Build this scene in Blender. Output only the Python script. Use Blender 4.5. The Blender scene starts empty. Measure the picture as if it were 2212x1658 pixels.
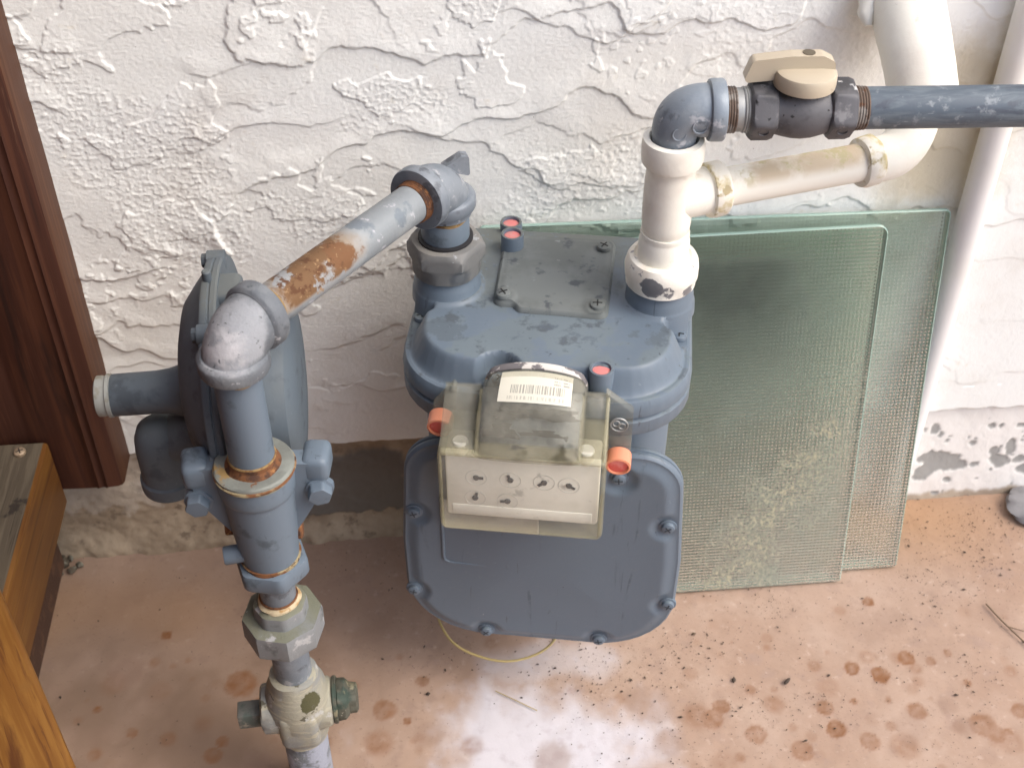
import bpy, bmesh, math, random
import numpy as np
from mathutils import Vector, Matrix

R = math.radians
scene = bpy.context.scene
col = scene.collection
random.seed(7)
rng = np.random.default_rng(11)

# ------------------------------------------------------------------ camera, sky, sun, exposure
cam_d = bpy.data.cameras.new('camera')
cam_d.sensor_width = 36.0
cam_d.lens = 2730.0 / 2212.0 * 36.0
cam_d.clip_start = 0.02
cam_d.clip_end = 200.0
cam = bpy.data.objects.new('camera', cam_d)
col.objects.link(cam)
cam.location = (0.0, -0.86, 0.946)
cam.rotation_euler = (R(90 - 41.5), 0.0, R(-5.1))
cam_d.dof.use_dof = True
cam_d.dof.focus_distance = 0.88
cam_d.dof.aperture_fstop = 11.0
scene.camera = cam

world = bpy.data.worlds.new('World')
scene.world = world
world.use_nodes = True
wn = world.node_tree.nodes
sky = wn.new('ShaderNodeTexSky')
sky.sky_type = 'NISHITA'
sky.sun_disc = False
SUN_EL, SUN_AZ = 50.0, 116.0          # azimuth clockwise from +Y: the sun stands to the right of the camera
sky.sun_elevation = R(SUN_EL)
sky.sun_rotation = R(SUN_AZ)
sky.air_density = 1.0
sky.dust_density = 3.5
sky.ozone_density = 1.0
wn['Background'].inputs['Strength'].default_value = 0.15
world.node_tree.links.new(sky.outputs[0], wn['Background'].inputs['Color'])

sun_d = bpy.data.lights.new('sun', 'SUN')
sun_d.energy = 0.6
sun_d.angle = R(34)
sun_d.color = (1.0, 0.975, 0.88)
sun = bpy.data.objects.new('sun', sun_d)
col.objects.link(sun)
sd = Vector((math.sin(R(SUN_AZ)) * math.cos(R(SUN_EL)), math.cos(R(SUN_AZ)) * math.cos(R(SUN_EL)), math.sin(R(SUN_EL))))
sun.rotation_euler = sd.to_track_quat('Z', 'Y').to_euler()
sun.location = (1.5, -2.0, 3.0)

scene.view_settings.view_transform = 'Standard'
scene.view_settings.look = 'None'
scene.view_settings.gamma = 1.0
scene.view_settings.exposure = 1.15

# ------------------------------------------------------------------ numpy noise
_perm = np.random.default_rng(3).permutation(4096)
_grad = np.random.default_rng(4).uniform(0, 2 * np.pi, 4096)
_gx, _gy = np.cos(_grad), np.sin(_grad)

def perlin(x, y, seed=0):
    xi = np.floor(x).astype(np.int64); yi = np.floor(y).astype(np.int64)
    xf = x - xi; yf = y - yi
    u = xf * xf * xf * (xf * (xf * 6 - 15) + 10); v = yf * yf * yf * (yf * (yf * 6 - 15) + 10)
    def g(ix, iy, dx, dy):
        h = _perm[(_perm[(ix + seed * 131) & 4095] + iy) & 4095]
        return _gx[h] * dx + _gy[h] * dy
    a = g(xi, yi, xf, yf); b = g(xi + 1, yi, xf - 1, yf)
    c = g(xi, yi + 1, xf, yf - 1); d = g(xi + 1, yi + 1, xf - 1, yf - 1)
    return (a + u * (b - a) + v * ((c + u * (d - c)) - (a + u * (b - a)))) * 1.5

def fbm(x, y, oct=4, seed=0, gain=0.5):
    s = 0; a = 1.0; t = 0
    for k in range(oct):
        s = s + a * perlin(x * 2 ** k, y * 2 ** k, seed + k * 7); t += a; a *= gain
    return s / t * 1.4

def sstep(a, b, x):
    t = np.clip((x - a) / (b - a), 0, 1)
    return t * t * (3 - 2 * t)

# ------------------------------------------------------------------ object helpers
OFF = {}

def root(name, label, cat, loc, group=None):
    o = bpy.data.objects.new(name, None)
    o.empty_display_size = 0.02
    o.location = loc
    col.objects.link(o)
    OFF[o.name] = Vector(loc)
    o['label'] = label; o['category'] = cat
    if group: o['group'] = group
    return o

def tag(o, label, cat, group=None):
    o['label'] = label; o['category'] = cat
    if group: o['group'] = group
    return o

def mk(name, geo, mat, parent=None, sharp=35, loc=None, solid=None, uv=None, attrs=None, fmat=None):
    """geo = (verts in world metres, faces); parent = thing or part it moves with; loc = base of a top-level mesh"""
    v, f = geo
    v = np.asarray(v, dtype=float)
    off = OFF[parent.name] if parent is not None else Vector(loc or (0, 0, 0))
    v = v - np.array(off)
    me = bpy.data.meshes.new(name)
    me.from_pydata(v.tolist(), [], [list(map(int, q)) for q in f])
    mats = mat if isinstance(mat, (list, tuple)) else [mat]
    for m in mats: me.materials.append(m)
    if fmat is not None: me.polygons.foreach_set('material_index', np.asarray(fmat, dtype=np.int32))
    me.polygons.foreach_set('use_smooth', np.ones(len(me.polygons), dtype=bool))
    me.update()
    if sharp: me.set_sharp_from_angle(angle=R(sharp))
    if uv is not None:
        l = me.uv_layers.new(name='UVMap')
        idx = np.empty(len(me.loops), dtype=np.int32); me.loops.foreach_get('vertex_index', idx)
        l.data.foreach_set('uv', np.asarray(uv, dtype=np.float32)[idx].ravel())
    for k, a in (attrs or {}).items():
        at = me.attributes.new(k, 'FLOAT', 'POINT'); at.data.foreach_set('value', np.asarray(a, dtype=np.float32))
    o = bpy.data.objects.new(name, me)
    col.objects.link(o)
    if parent is not None:
        o.parent = parent
    else:
        o.location = off
    OFF[o.name] = off
    if solid:
        md = o.modifiers.new('thickness', 'SOLIDIFY'); md.thickness = solid; md.offset = -1
    return o

def join(*geos):
    V = []; F = []; n = 0
    for v, f in geos:
        v = np.asarray(v, dtype=float); V.append(v); F += [[i + n for i in q] for q in f]; n += len(v)
    return np.vstack(V), F

def frame(axis):
    a = Vector(axis).normalized()
    t = Vector((0, 0, 1)) if abs(a.z) < 0.9 else Vector((1, 0, 0))
    x = t.cross(a).normalized(); y = a.cross(x)
    return np.array(x), np.array(y), np.array(a)

def rings(P, closed_ends=True):
    """P: array (n rings, m points, 3)"""
    n, m = P.shape[:2]
    v = P.reshape(-1, 3); f = []
    for i in range(n - 1):
        a = i * m; b = a + m
        for j in range(m):
            k = (j + 1) % m
            f.append([a + j, a + k, b + k, b + j])
    if closed_ends:
        f.append(list(range(m))[::-1]); f.append([(n - 1) * m + j for j in range(m)])
    return v, f

def lathe(prof, o, axis=(0, 0, 1), seg=48, hexn=0, hexmin=None, rot=0.0, wob=0.0):
    """prof: list of (radius, distance along axis). hexn>0: section is that polygon (radius = across-flats/2), capped by rmax"""
    x, y, a = frame(axis)
    th = np.arange(seg) * 2 * np.pi / seg
    P = []
    for i, p in enumerate(prof):
        r, t = p[0], p[1]
        rr = np.full(seg, r)
        if hexn:
            q = np.mod(th - rot, 2 * np.pi / hexn) - np.pi / hexn
            rr = r / np.cos(q)
            if len(p) > 2: rr = np.minimum(rr, p[2])
        if wob:
            rr = rr + wob * np.sin(th * 3 + i * 1.7) * 0.5 + wob * np.sin(th * 5 + i * 2.9) * 0.4
        P.append(np.array(o)[None, :] + rr[:, None] * (np.cos(th)[:, None] * x + np.sin(th)[:, None] * y) + a * t)
    return rings(np.array(P))

def tube(path, rad, seg=32, ends=True, wob=0.0):
    path = np.array(path, dtype=float); n = len(path)
    rad = np.full(n, rad) if np.isscalar(rad) else np.array(rad)
    T = np.gradient(path, axis=0); T /= np.linalg.norm(T, axis=1)[:, None]
    x, y, _ = frame(T[0]); th = np.arange(seg) * 2 * np.pi / seg
    P = []
    for i in range(n):
        x = x - T[i] * (x @ T[i]); x /= np.linalg.norm(x); y = np.cross(T[i], x)
        rr = rad[i] * (1 + wob * np.sin(th * 2 + i * 0.9) + wob * np.sin(th * 5 + i * 2.3))
        P.append(path[i] + rr[:, None] * (np.cos(th)[:, None] * x + np.sin(th)[:, None] * y))
    return rings(np.array(P), ends)

def bez(a, b, c, n=14):
    t = np.linspace(0, 1, n)[:, None]; a, b, c = map(np.array, (a, b, c))
    return (1 - t) ** 2 * a + 2 * t * (1 - t) * b + t * t * c

def unit(v):
    v = np.array(v, float); return v / np.linalg.norm(v)

def box(c, s, rotz=0.0, bev=0.0, segs=2, M=None):
    bm = bmesh.new()
    bmesh.ops.create_cube(bm, size=1.0)
    bmesh.ops.scale(bm, vec=s, verts=bm.verts)
    if bev: bmesh.ops.bevel(bm, geom=bm.edges[:], offset=bev, segments=segs, affect='EDGES', profile=0.5)
    T = Matrix.Translation(c) @ (M if M is not None else Matrix.Rotation(rotz, 4, 'Z'))
    bmesh.ops.transform(bm, matrix=T, verts=bm.verts)
    bm.verts.index_update()
    g = (np.array([v.co[:] for v in bm.verts]), [[v.index for v in f.verts] for f in bm.faces])
    bm.free(); return g

def roundpoly(pts, rad, n=8):
    out = []; m = len(pts)
    for i in range(m):
        p = np.array(pts[i], float); a = np.array(pts[i - 1], float); b = np.array(pts[(i + 1) % m], float)
        r = rad[i] if hasattr(rad, '__len__') else rad
        u = unit(a - p); w = unit(b - p)
        ang = math.acos(np.clip(u @ w, -1, 1)); d = r / math.tan(ang / 2)
        s, e = p + u * d, p + w * d
        c = p + unit(u + w) * (r / math.sin(ang / 2))
        a0 = math.atan2(*(s - c)[::-1]); a1 = math.atan2(*(e - c)[::-1])
        da = (a1 - a0 + math.pi) % (2 * math.pi) - math.pi
        for k in range(n + 1):
            t = a0 + da * k / n; out.append(c + r * np.array([math.cos(t), math.sin(t)]))
    return np.array(out)

def resample(poly, n):
    P = np.vstack([poly, poly[:1]]); L = np.r_[0, np.cumsum(np.linalg.norm(np.diff(P, axis=0), axis=1))]
    t = np.linspace(0, L[-1], n, endpoint=False)
    return np.c_[np.interp(t, L, P[:, 0]), np.interp(t, L, P[:, 1])]

def inset(poly, d):
    T = np.roll(poly, -1, 0) - np.roll(poly, 1, 0); T /= np.linalg.norm(T, axis=1)[:, None]
    N = np.c_[-T[:, 1], T[:, 0]]
    if np.sum(N * (poly.mean(0) - poly)) < 0: N = -N
    return poly + N * d

def panel(outline, H, fmap, skirt, n=300, nr=46):
    """a domed plate: skirt = [(inset, height)] rows along the edge, then a radial grid whose height is H(u, v, distance to edge)"""
    O = resample(outline, n); c = O.mean(0)
    rows = []
    for d, h in skirt:
        q = inset(O, d); rows.append(np.c_[q, np.full(n, h)])
    O2 = inset(O, skirt[-1][0])
    s = 1 - np.linspace(0, 1, nr) ** 1.5
    for k in range(1, nr - 1):
        q = c + (O2 - c) * s[k]
        D = np.sqrt(((q[:, None, :] - O[None]) ** 2).sum(2)).min(1)
        rows.append(np.c_[q, H(q[:, 0], q[:, 1], D)])
    P = np.array(rows)
    m = np.array([fmap(p) for p in P.reshape(-1, 3)]).reshape(P.shape)
    v, f = rings(m, False)
    cen = np.array([[*c, float(H(np.array([c[0]]), np.array([c[1]]), np.array([1.0]))[0])]])
    cv = np.array([fmap(cen[0])])
    v = np.vstack([v, cv]); ci = len(v) - 1; a = (len(rows) - 1) * n
    f += [[a + j, a + (j + 1) % n, ci] for j in range(n)]
    return v, f

def prism(poly, fmap, h0, h1, bev=0.0):
    """extruded 2D outline between heights h0 and h1 with a small rounded top edge"""
    O = np.asarray(poly)
    rows = [np.c_[O, np.full(len(O), h0)]]
    if bev:
        rows += [np.c_[O, np.full(len(O), h1 - bev)], np.c_[inset(O, bev * .3), np.full(len(O), h1 - bev * .3)], np.c_[inset(O, bev), np.full(len(O), h1)]]
    else:
        rows += [np.c_[O, np.full(len(O), h1)]]
    P = np.array(rows)
    m = np.array([fmap(p) for p in P.reshape(-1, 3)]).reshape(P.shape)
    return rings(m)

def torus(c, axis, r, t, seg=32, ts=8):
    x, y, a = frame(axis)
    th = np.arange(seg) * 2 * np.pi / seg; ph = np.arange(ts) * 2 * np.pi / ts
    P = []
    for p in th:
        d = math.cos(p) * x + math.sin(p) * y
        P.append([np.array(c) + d * (r + t * math.cos(q)) + a * t * math.sin(q) for q in ph])
    P = np.array(P); P = np.vstack([P, P[:1]])
    return rings(P, False)

def screwhead(c, axis, r, h=0.003):
    """pan head with a cross recess, built as geometry"""
    x, y, a = frame(axis); c = np.array(c)
    dome = lathe([(r * .98, 0), (r, h * .35), (r * .9, h * .75), (r * .6, h * .95), (r * .3, h)], c, axis, 24)
    return dome

def slot(c, axis, r, h=0.003, ang=0.4):
    x, y, a = frame(axis); c = np.array(c)
    g = []
    for k in (0, 1):
        t = ang + k * math.pi / 2
        u = math.cos(t) * x + math.sin(t) * y; w = np.cross(a, u)
        L, W = r * .58, r * .085
        q = [c + u * sx * L + w * sy * W + a * hh for hh in (h * .4, h * 1.06) for sx, sy in ((-1, -1), (1, -1), (1, 1), (-1, 1))]
        g.append((np.array(q), [[3, 2, 1, 0], [4, 5, 6, 7], [0, 1, 5, 4], [1, 2, 6, 5], [2, 3, 7, 6], [3, 0, 4, 7]]))
    return join(*g)

# ------------------------------------------------------------------ materials
def mat(name, base, rough=0.5, metal=0.0, layers=(), bump=(), trans=0.0, alpha=1.0, spec=0.5):
    """layers: (mask, colour, roughness or None), painted in turn. A mask is a list of terms multiplied together:
    ('n', scale, lo, hi) noise, ('s', (sx,sy,sz), lo, hi) stretched noise, ('b', centre, radius, ragged) patch, ('a', attribute), ('v', scale, lo, hi) cells"""
    m = bpy.data.materials.new(name); m.use_nodes = True
    nt = m.node_tree; N = nt.nodes; L = nt.links
    P = N['Principled BSDF']
    P.inputs['Roughness'].default_value = rough; P.inputs['Metallic'].default_value = metal
    P.inputs['Specular IOR Level'].default_value = spec
    geo = N.new('ShaderNodeNewGeometry')
    def math_(op, a, b=None, c=None):
        n = N.new('ShaderNodeMath'); n.operation = op
        for i, q in enumerate((a, b, c)):
            if q is None: continue
            if isinstance(q, (int, float)): n.inputs[i].default_value = q
            else: L.new(q, n.inputs[i])
        return n.outputs[0]
    def rng_(v, lo, hi):
        n = N.new('ShaderNodeMapRange'); n.interpolation_type = 'SMOOTHSTEP'
        L.new(v, n.inputs[0]); n.inputs[1].default_value = lo; n.inputs[2].default_value = hi
        return n.outputs[0]
    def noise(scale, det=6, rough_=0.6, vec=None, dist=0.0):
        n = N.new('ShaderNodeTexNoise'); n.inputs['Scale'].default_value = scale; n.inputs['Detail'].default_value = det
        n.inputs['Roughness'].default_value = rough_; n.inputs['Distortion'].default_value = dist
        L.new(vec or geo.outputs['Position'], n.inputs['Vector']); return n.outputs[0]
    def stretch(s):
        n = N.new('ShaderNodeMapping'); n.inputs['Scale'].default_value = s
        L.new(geo.outputs['Position'], n.inputs[0]); return n.outputs[0]
    def term(t):
        k = t[0]
        if k == 'n': return rng_(noise(t[1]), t[2], t[3])
        if k == 's': return rng_(noise(1.0, 4, vec=stretch(t[1]), dist=0.6), t[2], t[3])
        if k == 'r':
            n = N.new('ShaderNodeMapping'); n.inputs['Rotation'].default_value = (0, 0, t[1]); L.new(geo.outputs['Position'], n.inputs[0])
            n2 = N.new('ShaderNodeMapping'); n2.inputs['Scale'].default_value = t[2]; L.new(n.outputs[0], n2.inputs[0])
            return rng_(noise(1.0, 5, .6, vec=n2.outputs[0], dist=.5), t[3], t[4])
        if k == 'v':
            n = N.new('ShaderNodeTexVoronoi'); n.inputs['Scale'].default_value = t[1]
            L.new(geo.outputs['Position'], n.inputs['Vector']); return rng_(n.outputs['Distance'], t[2], t[3])
        if k == 'b':
            d = N.new('ShaderNodeVectorMath'); d.operation = 'DISTANCE'
            L.new(geo.outputs['Position'], d.inputs[0]); d.inputs[1].default_value = t[1]
            q = noise(1.2 / t[2], 5, .65)
            e = math_('MULTIPLY_ADD', math_('SUBTRACT', q, .5), t[2] * t[3], d.outputs['Value'])
            return rng_(e, t[2] * (1.12 if len(t) < 5 else 1 + t[4]), t[2] * (.95 if len(t) < 5 else 1 - t[4]))
        if k == 'a':
            n = N.new('ShaderNodeAttribute'); n.attribute_name = t[1]; return n.outputs['Fac']
        if k == 'k': return math_('MULTIPLY', t[1], 1.0)
        if k == 'up':
            n = N.new('ShaderNodeSeparateXYZ'); L.new(geo.outputs['Normal'], n.inputs[0]); return rng_(n.outputs[2], t[1], t[2])
        if k == 'z':
            n = N.new('ShaderNodeSeparateXYZ'); L.new(geo.outputs['Position'], n.inputs[0]); return rng_(n.outputs[2], t[1], t[2])
        if k == 'y':
            n = N.new('ShaderNodeSeparateXYZ'); L.new(geo.outputs['Position'], n.inputs[0]); return rng_(n.outputs[1], t[1], t[2])
        if k == 'x':
            n = N.new('ShaderNodeSeparateXYZ'); L.new(geo.outputs['Position'], n.inputs[0]); return rng_(n.outputs[0], t[1], t[2])
    cur = N.new('ShaderNodeRGB'); cur.outputs[0].default_value = (*base, 1); cur = cur.outputs[0]
    rgh = None
    for ly in layers:
        terms, c, rr = ly
        f = term(terms[0])
        for t in terms[1:]: f = math_('MULTIPLY', f, term(t))
        mx = N.new('ShaderNodeMix'); mx.data_type = 'RGBA'
        L.new(f, mx.inputs['Factor']); L.new(cur, mx.inputs[6]); mx.inputs[7].default_value = (*c, 1)
        cur = mx.outputs[2]
        if rr is not None:
            r0 = N.new('ShaderNodeMix'); L.new(f, r0.inputs[0])
            if rgh is None: r0.inputs[2].default_value = rough
            else: L.new(rgh, r0.inputs[2])
            r0.inputs[3].default_value = rr; rgh = r0.outputs[0]
    L.new(cur, P.inputs['Base Color'])
    if rgh is not None: L.new(rgh, P.inputs['Roughness'])
    nrm = None
    for bsc, strg, dist in bump:
        b = N.new('ShaderNodeBump'); b.inputs['Strength'].default_value = strg; b.inputs['Distance'].default_value = dist
        if isinstance(bsc, tuple): L.new(noise(1.0, 4, vec=stretch(bsc), dist=.4), b.inputs['Height'])
        else: L.new(noise(bsc, 5), b.inputs['Height'])
        if nrm is not None: L.new(nrm, b.inputs['Normal'])
        nrm = b.outputs[0]
    if nrm is not None: L.new(nrm, P.inputs['Normal'])
    return m

RUST = (.155, .062, .022); RUSTD = (.055, .023, .012); OCHRE = (.27, .175, .07); ZINC = (.36, .39, .42)
BLUE = (.122, .160, .203); BLUED = (.068, .090, .112); BLUEL = (.165, .205, .240)
M = {}
M['stucco'] = mat('stucco', (.855, .87, .845), .85, layers=[
    ([('n', 9, .5, .75)], (.76, .745, .70), None),
    ([('b', (.425, -.0, .40), .05, 1.4, .6)], (.60, .55, .42), None),
    ([('b', (.438, -.0, .46), .045, 1.4, .6)], (.62, .56, .43), None),
    ([('n', 60, .60, .78), ('n', 7, .5, .62)], (.72, .68, .56), None),
    ([('v', 90, .045, .02), ('n', 25, .55, .6)], (.22, .2, .17), None)],
    bump=[(900, .25, .0006), (260, .25, .0012)])
M['foundation'] = mat('foundation', (0.314, 0.247, 0.176), .9, layers=[
    ([('n', 30, .42, .62)], (0.399, 0.323, 0.237), None), ([('n', 70, .55, .7)], (0.199, 0.152, 0.109), None),
    ([('a', 'mortar')], (0.162, 0.147, 0.128), None), ([('a', 'paint')], (0.741, 0.717, 0.684), .7),
    ([('a', 'paint'), ('n', 45, .60, .72)], (0.665, 0.617, 0.570), None),
    ([('a', 'chip')], (0.314, 0.309, 0.294), None)], bump=[(700, .4, .0007), (160, .3, .002)])
M['ground'] = mat('ground', (0.383, 0.269, 0.203), .8, layers=[
    ([('n', 5, .42, .66)], (0.347, 0.233, 0.170), None),
    ([('n', 14, .45, .7)], (0.410, 0.298, 0.232), None), ([('n', 40, .54, .70)], (0.338, 0.236, 0.184), None),
    ([('n', 110, .58, .74)], (0.459, 0.343, 0.274), None), ([('n', 320, .58, .70)], (0.297, 0.207, 0.157), None),
    ([('a', 'ochre')], (0.360, 0.201, 0.094), None), ([('a', 'soil')], (0.230, 0.153, 0.106), None),  # second mask mixes a dirt film with painted shade
    ([('a', 'white')], (0.594, 0.583, 0.629), .75), ([('a', 'white'), ('n', 60, .50, .66)], (0.504, 0.472, 0.504), None), ([('a', 'spot')], (.205, .082, .026), .6),
    ([('a', 'mauve')], (0.257, 0.165, 0.121), None),
    ([('v', 330, .10, .05), ('a', 'grime')], (0.072, 0.054, 0.041), None), ([('v', 210, .06, .03), ('n', 40, .45, .55)], (0.144, 0.098, 0.072), None)], bump=[(1500, .2, .0005), (420, .2, .0008), (120, .15, .001)])
M['grey_paint'] = mat('grey_paint', BLUE, .48, layers=[
    ([('n', 9, .5, .7)], (0.119, 0.155, 0.198), None), ([('n', 38, .56, .68)], BLUED, .6), ([('n', 70, .66, .74)], BLUEL, .6),
    ([('s', (130, 130, 14), .66, .74)], (0.065, 0.079, 0.097), None),
    ([('v', 70, .035, .02), ('n', 40, .5, .52)], (0.396, 0.418, 0.432), None)], bump=[(700, .12, .0004), (180, .1, .001)])
M['meter_paint'] = mat('meter_paint', BLUE, .46, layers=[
    ([('n', 7, .45, .7)], (0.119, 0.153, 0.196), None), ([('up', .75, .97), ('n', 15, .47, .51)], (0.135, 0.172, 0.198), .6), ([('up', .75, .97), ('n', 28, .55, .60)], (0.100, 0.128, 0.155), .6), ([('up', .75, .97), ('y', -.165, -.10), ('n', 10, .30, .62)], (0.118, 0.130, 0.122), .7),
    ([('up', .75, .97), ('n', 60, .56, .66)], (0.079, 0.097, 0.115), .65),
    ([('up', .8, .95), ('b', (.088, -.072, .39), .07, .8, .35), ('n', 26, .38, .55)], (0.133, 0.148, 0.140), .75),
    ([('n', 130, .69, .75)], BLUEL, .6),
    ([('s', (90, 90, 9), .60, .72), ('n', 30, .45, .6)], (0.078, 0.100, 0.128), .6),
    ([('n', 210, .60, .70)], (0.135, 0.168, 0.205), None),
    ([('s', (160, 160, 16), .66, .74)], (0.061, 0.076, 0.094), None),
    ([('v', 55, .035, .018), ('n', 33, .52, .55)], (0.432, 0.454, 0.461), None), ([('v', 48, .03, .018), ('n', 21, .5, .55)], (0.029, 0.029, 0.029), None)],
    bump=[(650, .14, .0004), (160, .12, .001)])
M['reg_paint_shaded'] = mat('reg_paint_shaded', (.094, .120, .146), .55, layers=[  # grey_paint with the dimmer light on the case put into its colour
    ([('n', 14, .45, .66)], (.098, .120, .140), .65), ([('n', 36, .55, .66)], (.065, .082, .10), .65), ([('up', .2, .9), ('n', 11, .40, .62)], (.115, .130, .132), .75),
    ([('n', 210, .60, .70)], (.115, .14, .165), None), ([('v', 60, .035, .02), ('n', 30, .5, .52)], (.02, .025, .03), None)], bump=[(700, .14, .0004), (180, .12, .001)])
M['plate_paint'] = mat('plate_paint', (0.144, 0.162, 0.162), .6, layers=[
    ([('n', 22, .45, .62)], (0.119, 0.133, 0.130), .7), ([('n', 55, .58, .67)], (0.065, 0.076, 0.086), .7), ([('n', 90, .66, .74)], (0.209, 0.230, 0.238), None)],
    bump=[(650, .15, .0004)])
M['galv'] = mat('galv', (.155, .182, .215), .5, .15, layers=[
    ([('n', 24, .45, .6)], (.215, .243, .275), .55), ([('n', 60, .55, .66)], (.105, .118, .138), .6), ([('n', 95, .60, .68)], (.36, .375, .40), .75),
    ([('n', 150, .66, .72), ('n', 30, .48, .56)], (.58, .59, .62), .8)], bump=[(500, .25, .0006), (140, .2, .0012)])
M['galv_light'] = mat('galv_light', (.215, .255, .30), .45, .15, layers=[
    ([('n', 24, .45, .6)], (.26, .30, .34), .5), ([('n', 60, .57, .66)], (.14, .165, .195), .6), ([('n', 95, .58, .66), ('n', 30, .45, .55)], (.46, .48, .52), .75),
    ([('n', 150, .64, .70), ('n', 30, .46, .54)], (.64, .65, .68), .8)], bump=[(500, .25, .0006), (140, .2, .0012)])
M['galv_white'] = mat('galv_white', (.125, .14, .16), .6, .1, layers=[
    ([('n', 40, .45, .6)], (.18, .197, .215), .65), ([('n', 75, .60, .68)], (.08, .09, .10), .6),
    ([('b', (-.114, -.298, .495), .029, .9, .12), ('n', 55, .26, .40)], (.285, .30, .325), .8),
    ([('b', (-.117, -.303, .488), .0170, 1.4, .35), ('n', 90, .36, .56)], (.47, .47, .495), .85),
    ([('b', (-.114, -.300, .499), .022, 1.0, .10), ('v', 48, .30, .22)], (.165, .18, .195), None),
    ([('n', 110, .62, .70)], (.43, .44, .46), .8), ([('n', 260, .62, .68)], (.10, .11, .12), .8), ([('z', .30, .08), ('n', 45, .47, .55)], (.27, .29, .35), .6)], bump=[(450, .5, .0008), (120, .35, .0018)])
M['inlet_pipe'] = mat('inlet_pipe', (.225, .25, .268), .5, .12, layers=[
    ([('n', 26, .42, .6)], (.285, .31, .325), .55), ([('n', 32, .56, .62)], (.16, .19, .22), .55), ([('n', 75, .62, .68)], (.42, .43, .47), .75),
    ([('b', (-.066, -.234, .497), .036, 1.5, .35), ('up', -.25, .15), ('n', 30, .30, .50)], (.27, .215, .16), .75),
    ([('b', (-.066, -.234, .497), .031, 1.5, .10), ('up', -.12, .10), ('n', 60, .34, .44)], (.155, .085, .040), .85),
    ([('b', (-.066, -.234, .497), .029, 1.6, .05), ('n', 45, .56, .60)], (.27, .285, .295), .6),
    ([('b', (-.046, -.215, .493), .014, 1.3, .15), ('up', -.2, .0), ('n', 70, .40, .48)], (.165, .080, .036), .85),
    ([('b', (-.068, -.236, .500), .030, 1.6, .15), ('up', -.05, .15), ('n', 150, .52, .62)], (.10, .045, .02), .9),
    ([('b', (-.066, -.234, .497), .031, 1.5, .20), ('n', 220, .60, .68)], (.30, .19, .10), .85)], bump=[(500, .3, .0006), (180, .2, .0012)])
M['blue_pipe'] = mat('blue_pipe', (.092, .118, .148), .55, .08, layers=[
    ([('s', (30, 150, 150), .42, .60)], (.140, .172, .20), .65), ([('s', (26, 90, 90), .58, .7)], (.07, .085, .112), .55),
    ([('n', 90, .58, .68)], (.25, .28, .305), .7), ([('s', (24, 320, 320), .66, .74)], (.34, .37, .39), .7), ([('n', 50, .62, .70)], (.085, .10, .125), None)], bump=[(400, .25, .0006)])
M['rust'] = mat('rust', RUST, .85, layers=[([('n', 120, .45, .6)], RUSTD, None), ([('n', 200, .58, .68)], (.28, .13, .045), None)], bump=[(900, .5, .0006)])
M['ochre'] = mat('ochre', OCHRE, .8, layers=[([('n', 120, .48, .62)], (.15, .07, .025), None), ([('n', 90, .6, .7)], (.40, .33, .20), None)], bump=[(900, .4, .0006)])
M['ochre_pale'] = mat('ochre_pale', (.50, .42, .28), .8, layers=[([('n', 120, .5, .62)], (.36, .22, .09), None)], bump=[(900, .4, .0006)])
M['thread'] = mat('thread', (.12, .085, .065), .65, .25, layers=[([('n', 90, .48, .60)], (.24, .22, .20), None), ([('n', 150, .58, .66)], (.13, .06, .03), None)], bump=[(900, .3, .0004)])
M['white_paint'] = mat('white_paint', (.84, .825, .745), .5, layers=[
    ([('n', 14, .48, .68)], (.74, .70, .625), None), ([('n', 55, .62, .72)], (.68, .62, .51), None), ([('n', 190, .70, .76)], (.45, .42, .38), None)],
    bump=[(350, .2, .0006), (90, .15, .0015)])
M['white_branch'] = mat('white_branch', (.82, .80, .72), .5, layers=[
    ([('up', .15, .75), ('n', 24, .38, .62)], (.56, .46, .33), .6), ([('up', .2, .8), ('n', 70, .5, .62)], (.50, .44, .26), .7),
    ([('n', 14, .5, .7)], (.73, .69, .61), None), ([('n', 190, .71, .76)], (.4, .37, .33), None)], bump=[(350, .18, .0006)])
M['white_chipped'] = mat('white_chipped', (.83, .81, .735), .55, layers=[
    ([('n', 16, .48, .66)], (.72, .66, .56), None),
    ([('b', (.1585, -.1705, .414), .0085, 1.0, .05)], (.16, .165, .175), .6), ([('b', (.169, -.174, .411), .006, 1.3, .08), ('n', 200, .45, .52)], (.2, .2, .21), .6),
    ([('b', (.186, -.168, .408), .005, 1.5, .08)], (.22, .22, .23), .6), ([('n', 150, .64, .68)], (.35, .34, .33), None)], bump=[(300, .3, .0008)])
M['pvc_stain'] = mat('pvc_stain', (.77, .74, .66), .55, layers=[([('n', 50, .50, .64)], (.56, .48, .27), .7), ([('n', 90, .58, .66)], (.42, .35, .2), None)], bump=[(300, .25, .0008)])
M['conduit'] = mat('conduit', (.80, .79, .78), .38, layers=[([('n', 12, .5, .7)], (.76, .75, .72), None), ([('v', 60, .04, .02), ('n', 20, .55, .58)], (.35, .33, .3), None)])
M['valve_black'] = mat('valve_black', (.055, .055, .06), .55, .2, layers=[
    ([('n', 26, .46, .62)], (.12, .12, .13), .6), ([('n', 75, .58, .68)], (.24, .24, .25), .7), ([('n', 55, .655, .70)], (.6, .6, .6), .8), ([('n', 140, .64, .70)], (.02, .02, .022), None)], bump=[(400, .25, .0006)])
M['steel'] = mat('steel', (.34, .35, .35), .5, .4, layers=[([('n', 70, .5, .62)], (.22, .23, .23), None)], bump=[(500, .2, .0004)])
M['nut_grey'] = mat('nut_grey', (0.160, 0.164, 0.164), .62, .1, layers=[
    ([('up', .4, .9), ('n', 18, .3, .6)], (0.240, 0.232, 0.216), .75), ([('n', 40, .52, .65)], (0.120, 0.132, 0.144), None), ([('n', 110, .64, .71)], (0.336, 0.352, 0.368), None)], bump=[(450, .25, .0007)])
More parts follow.
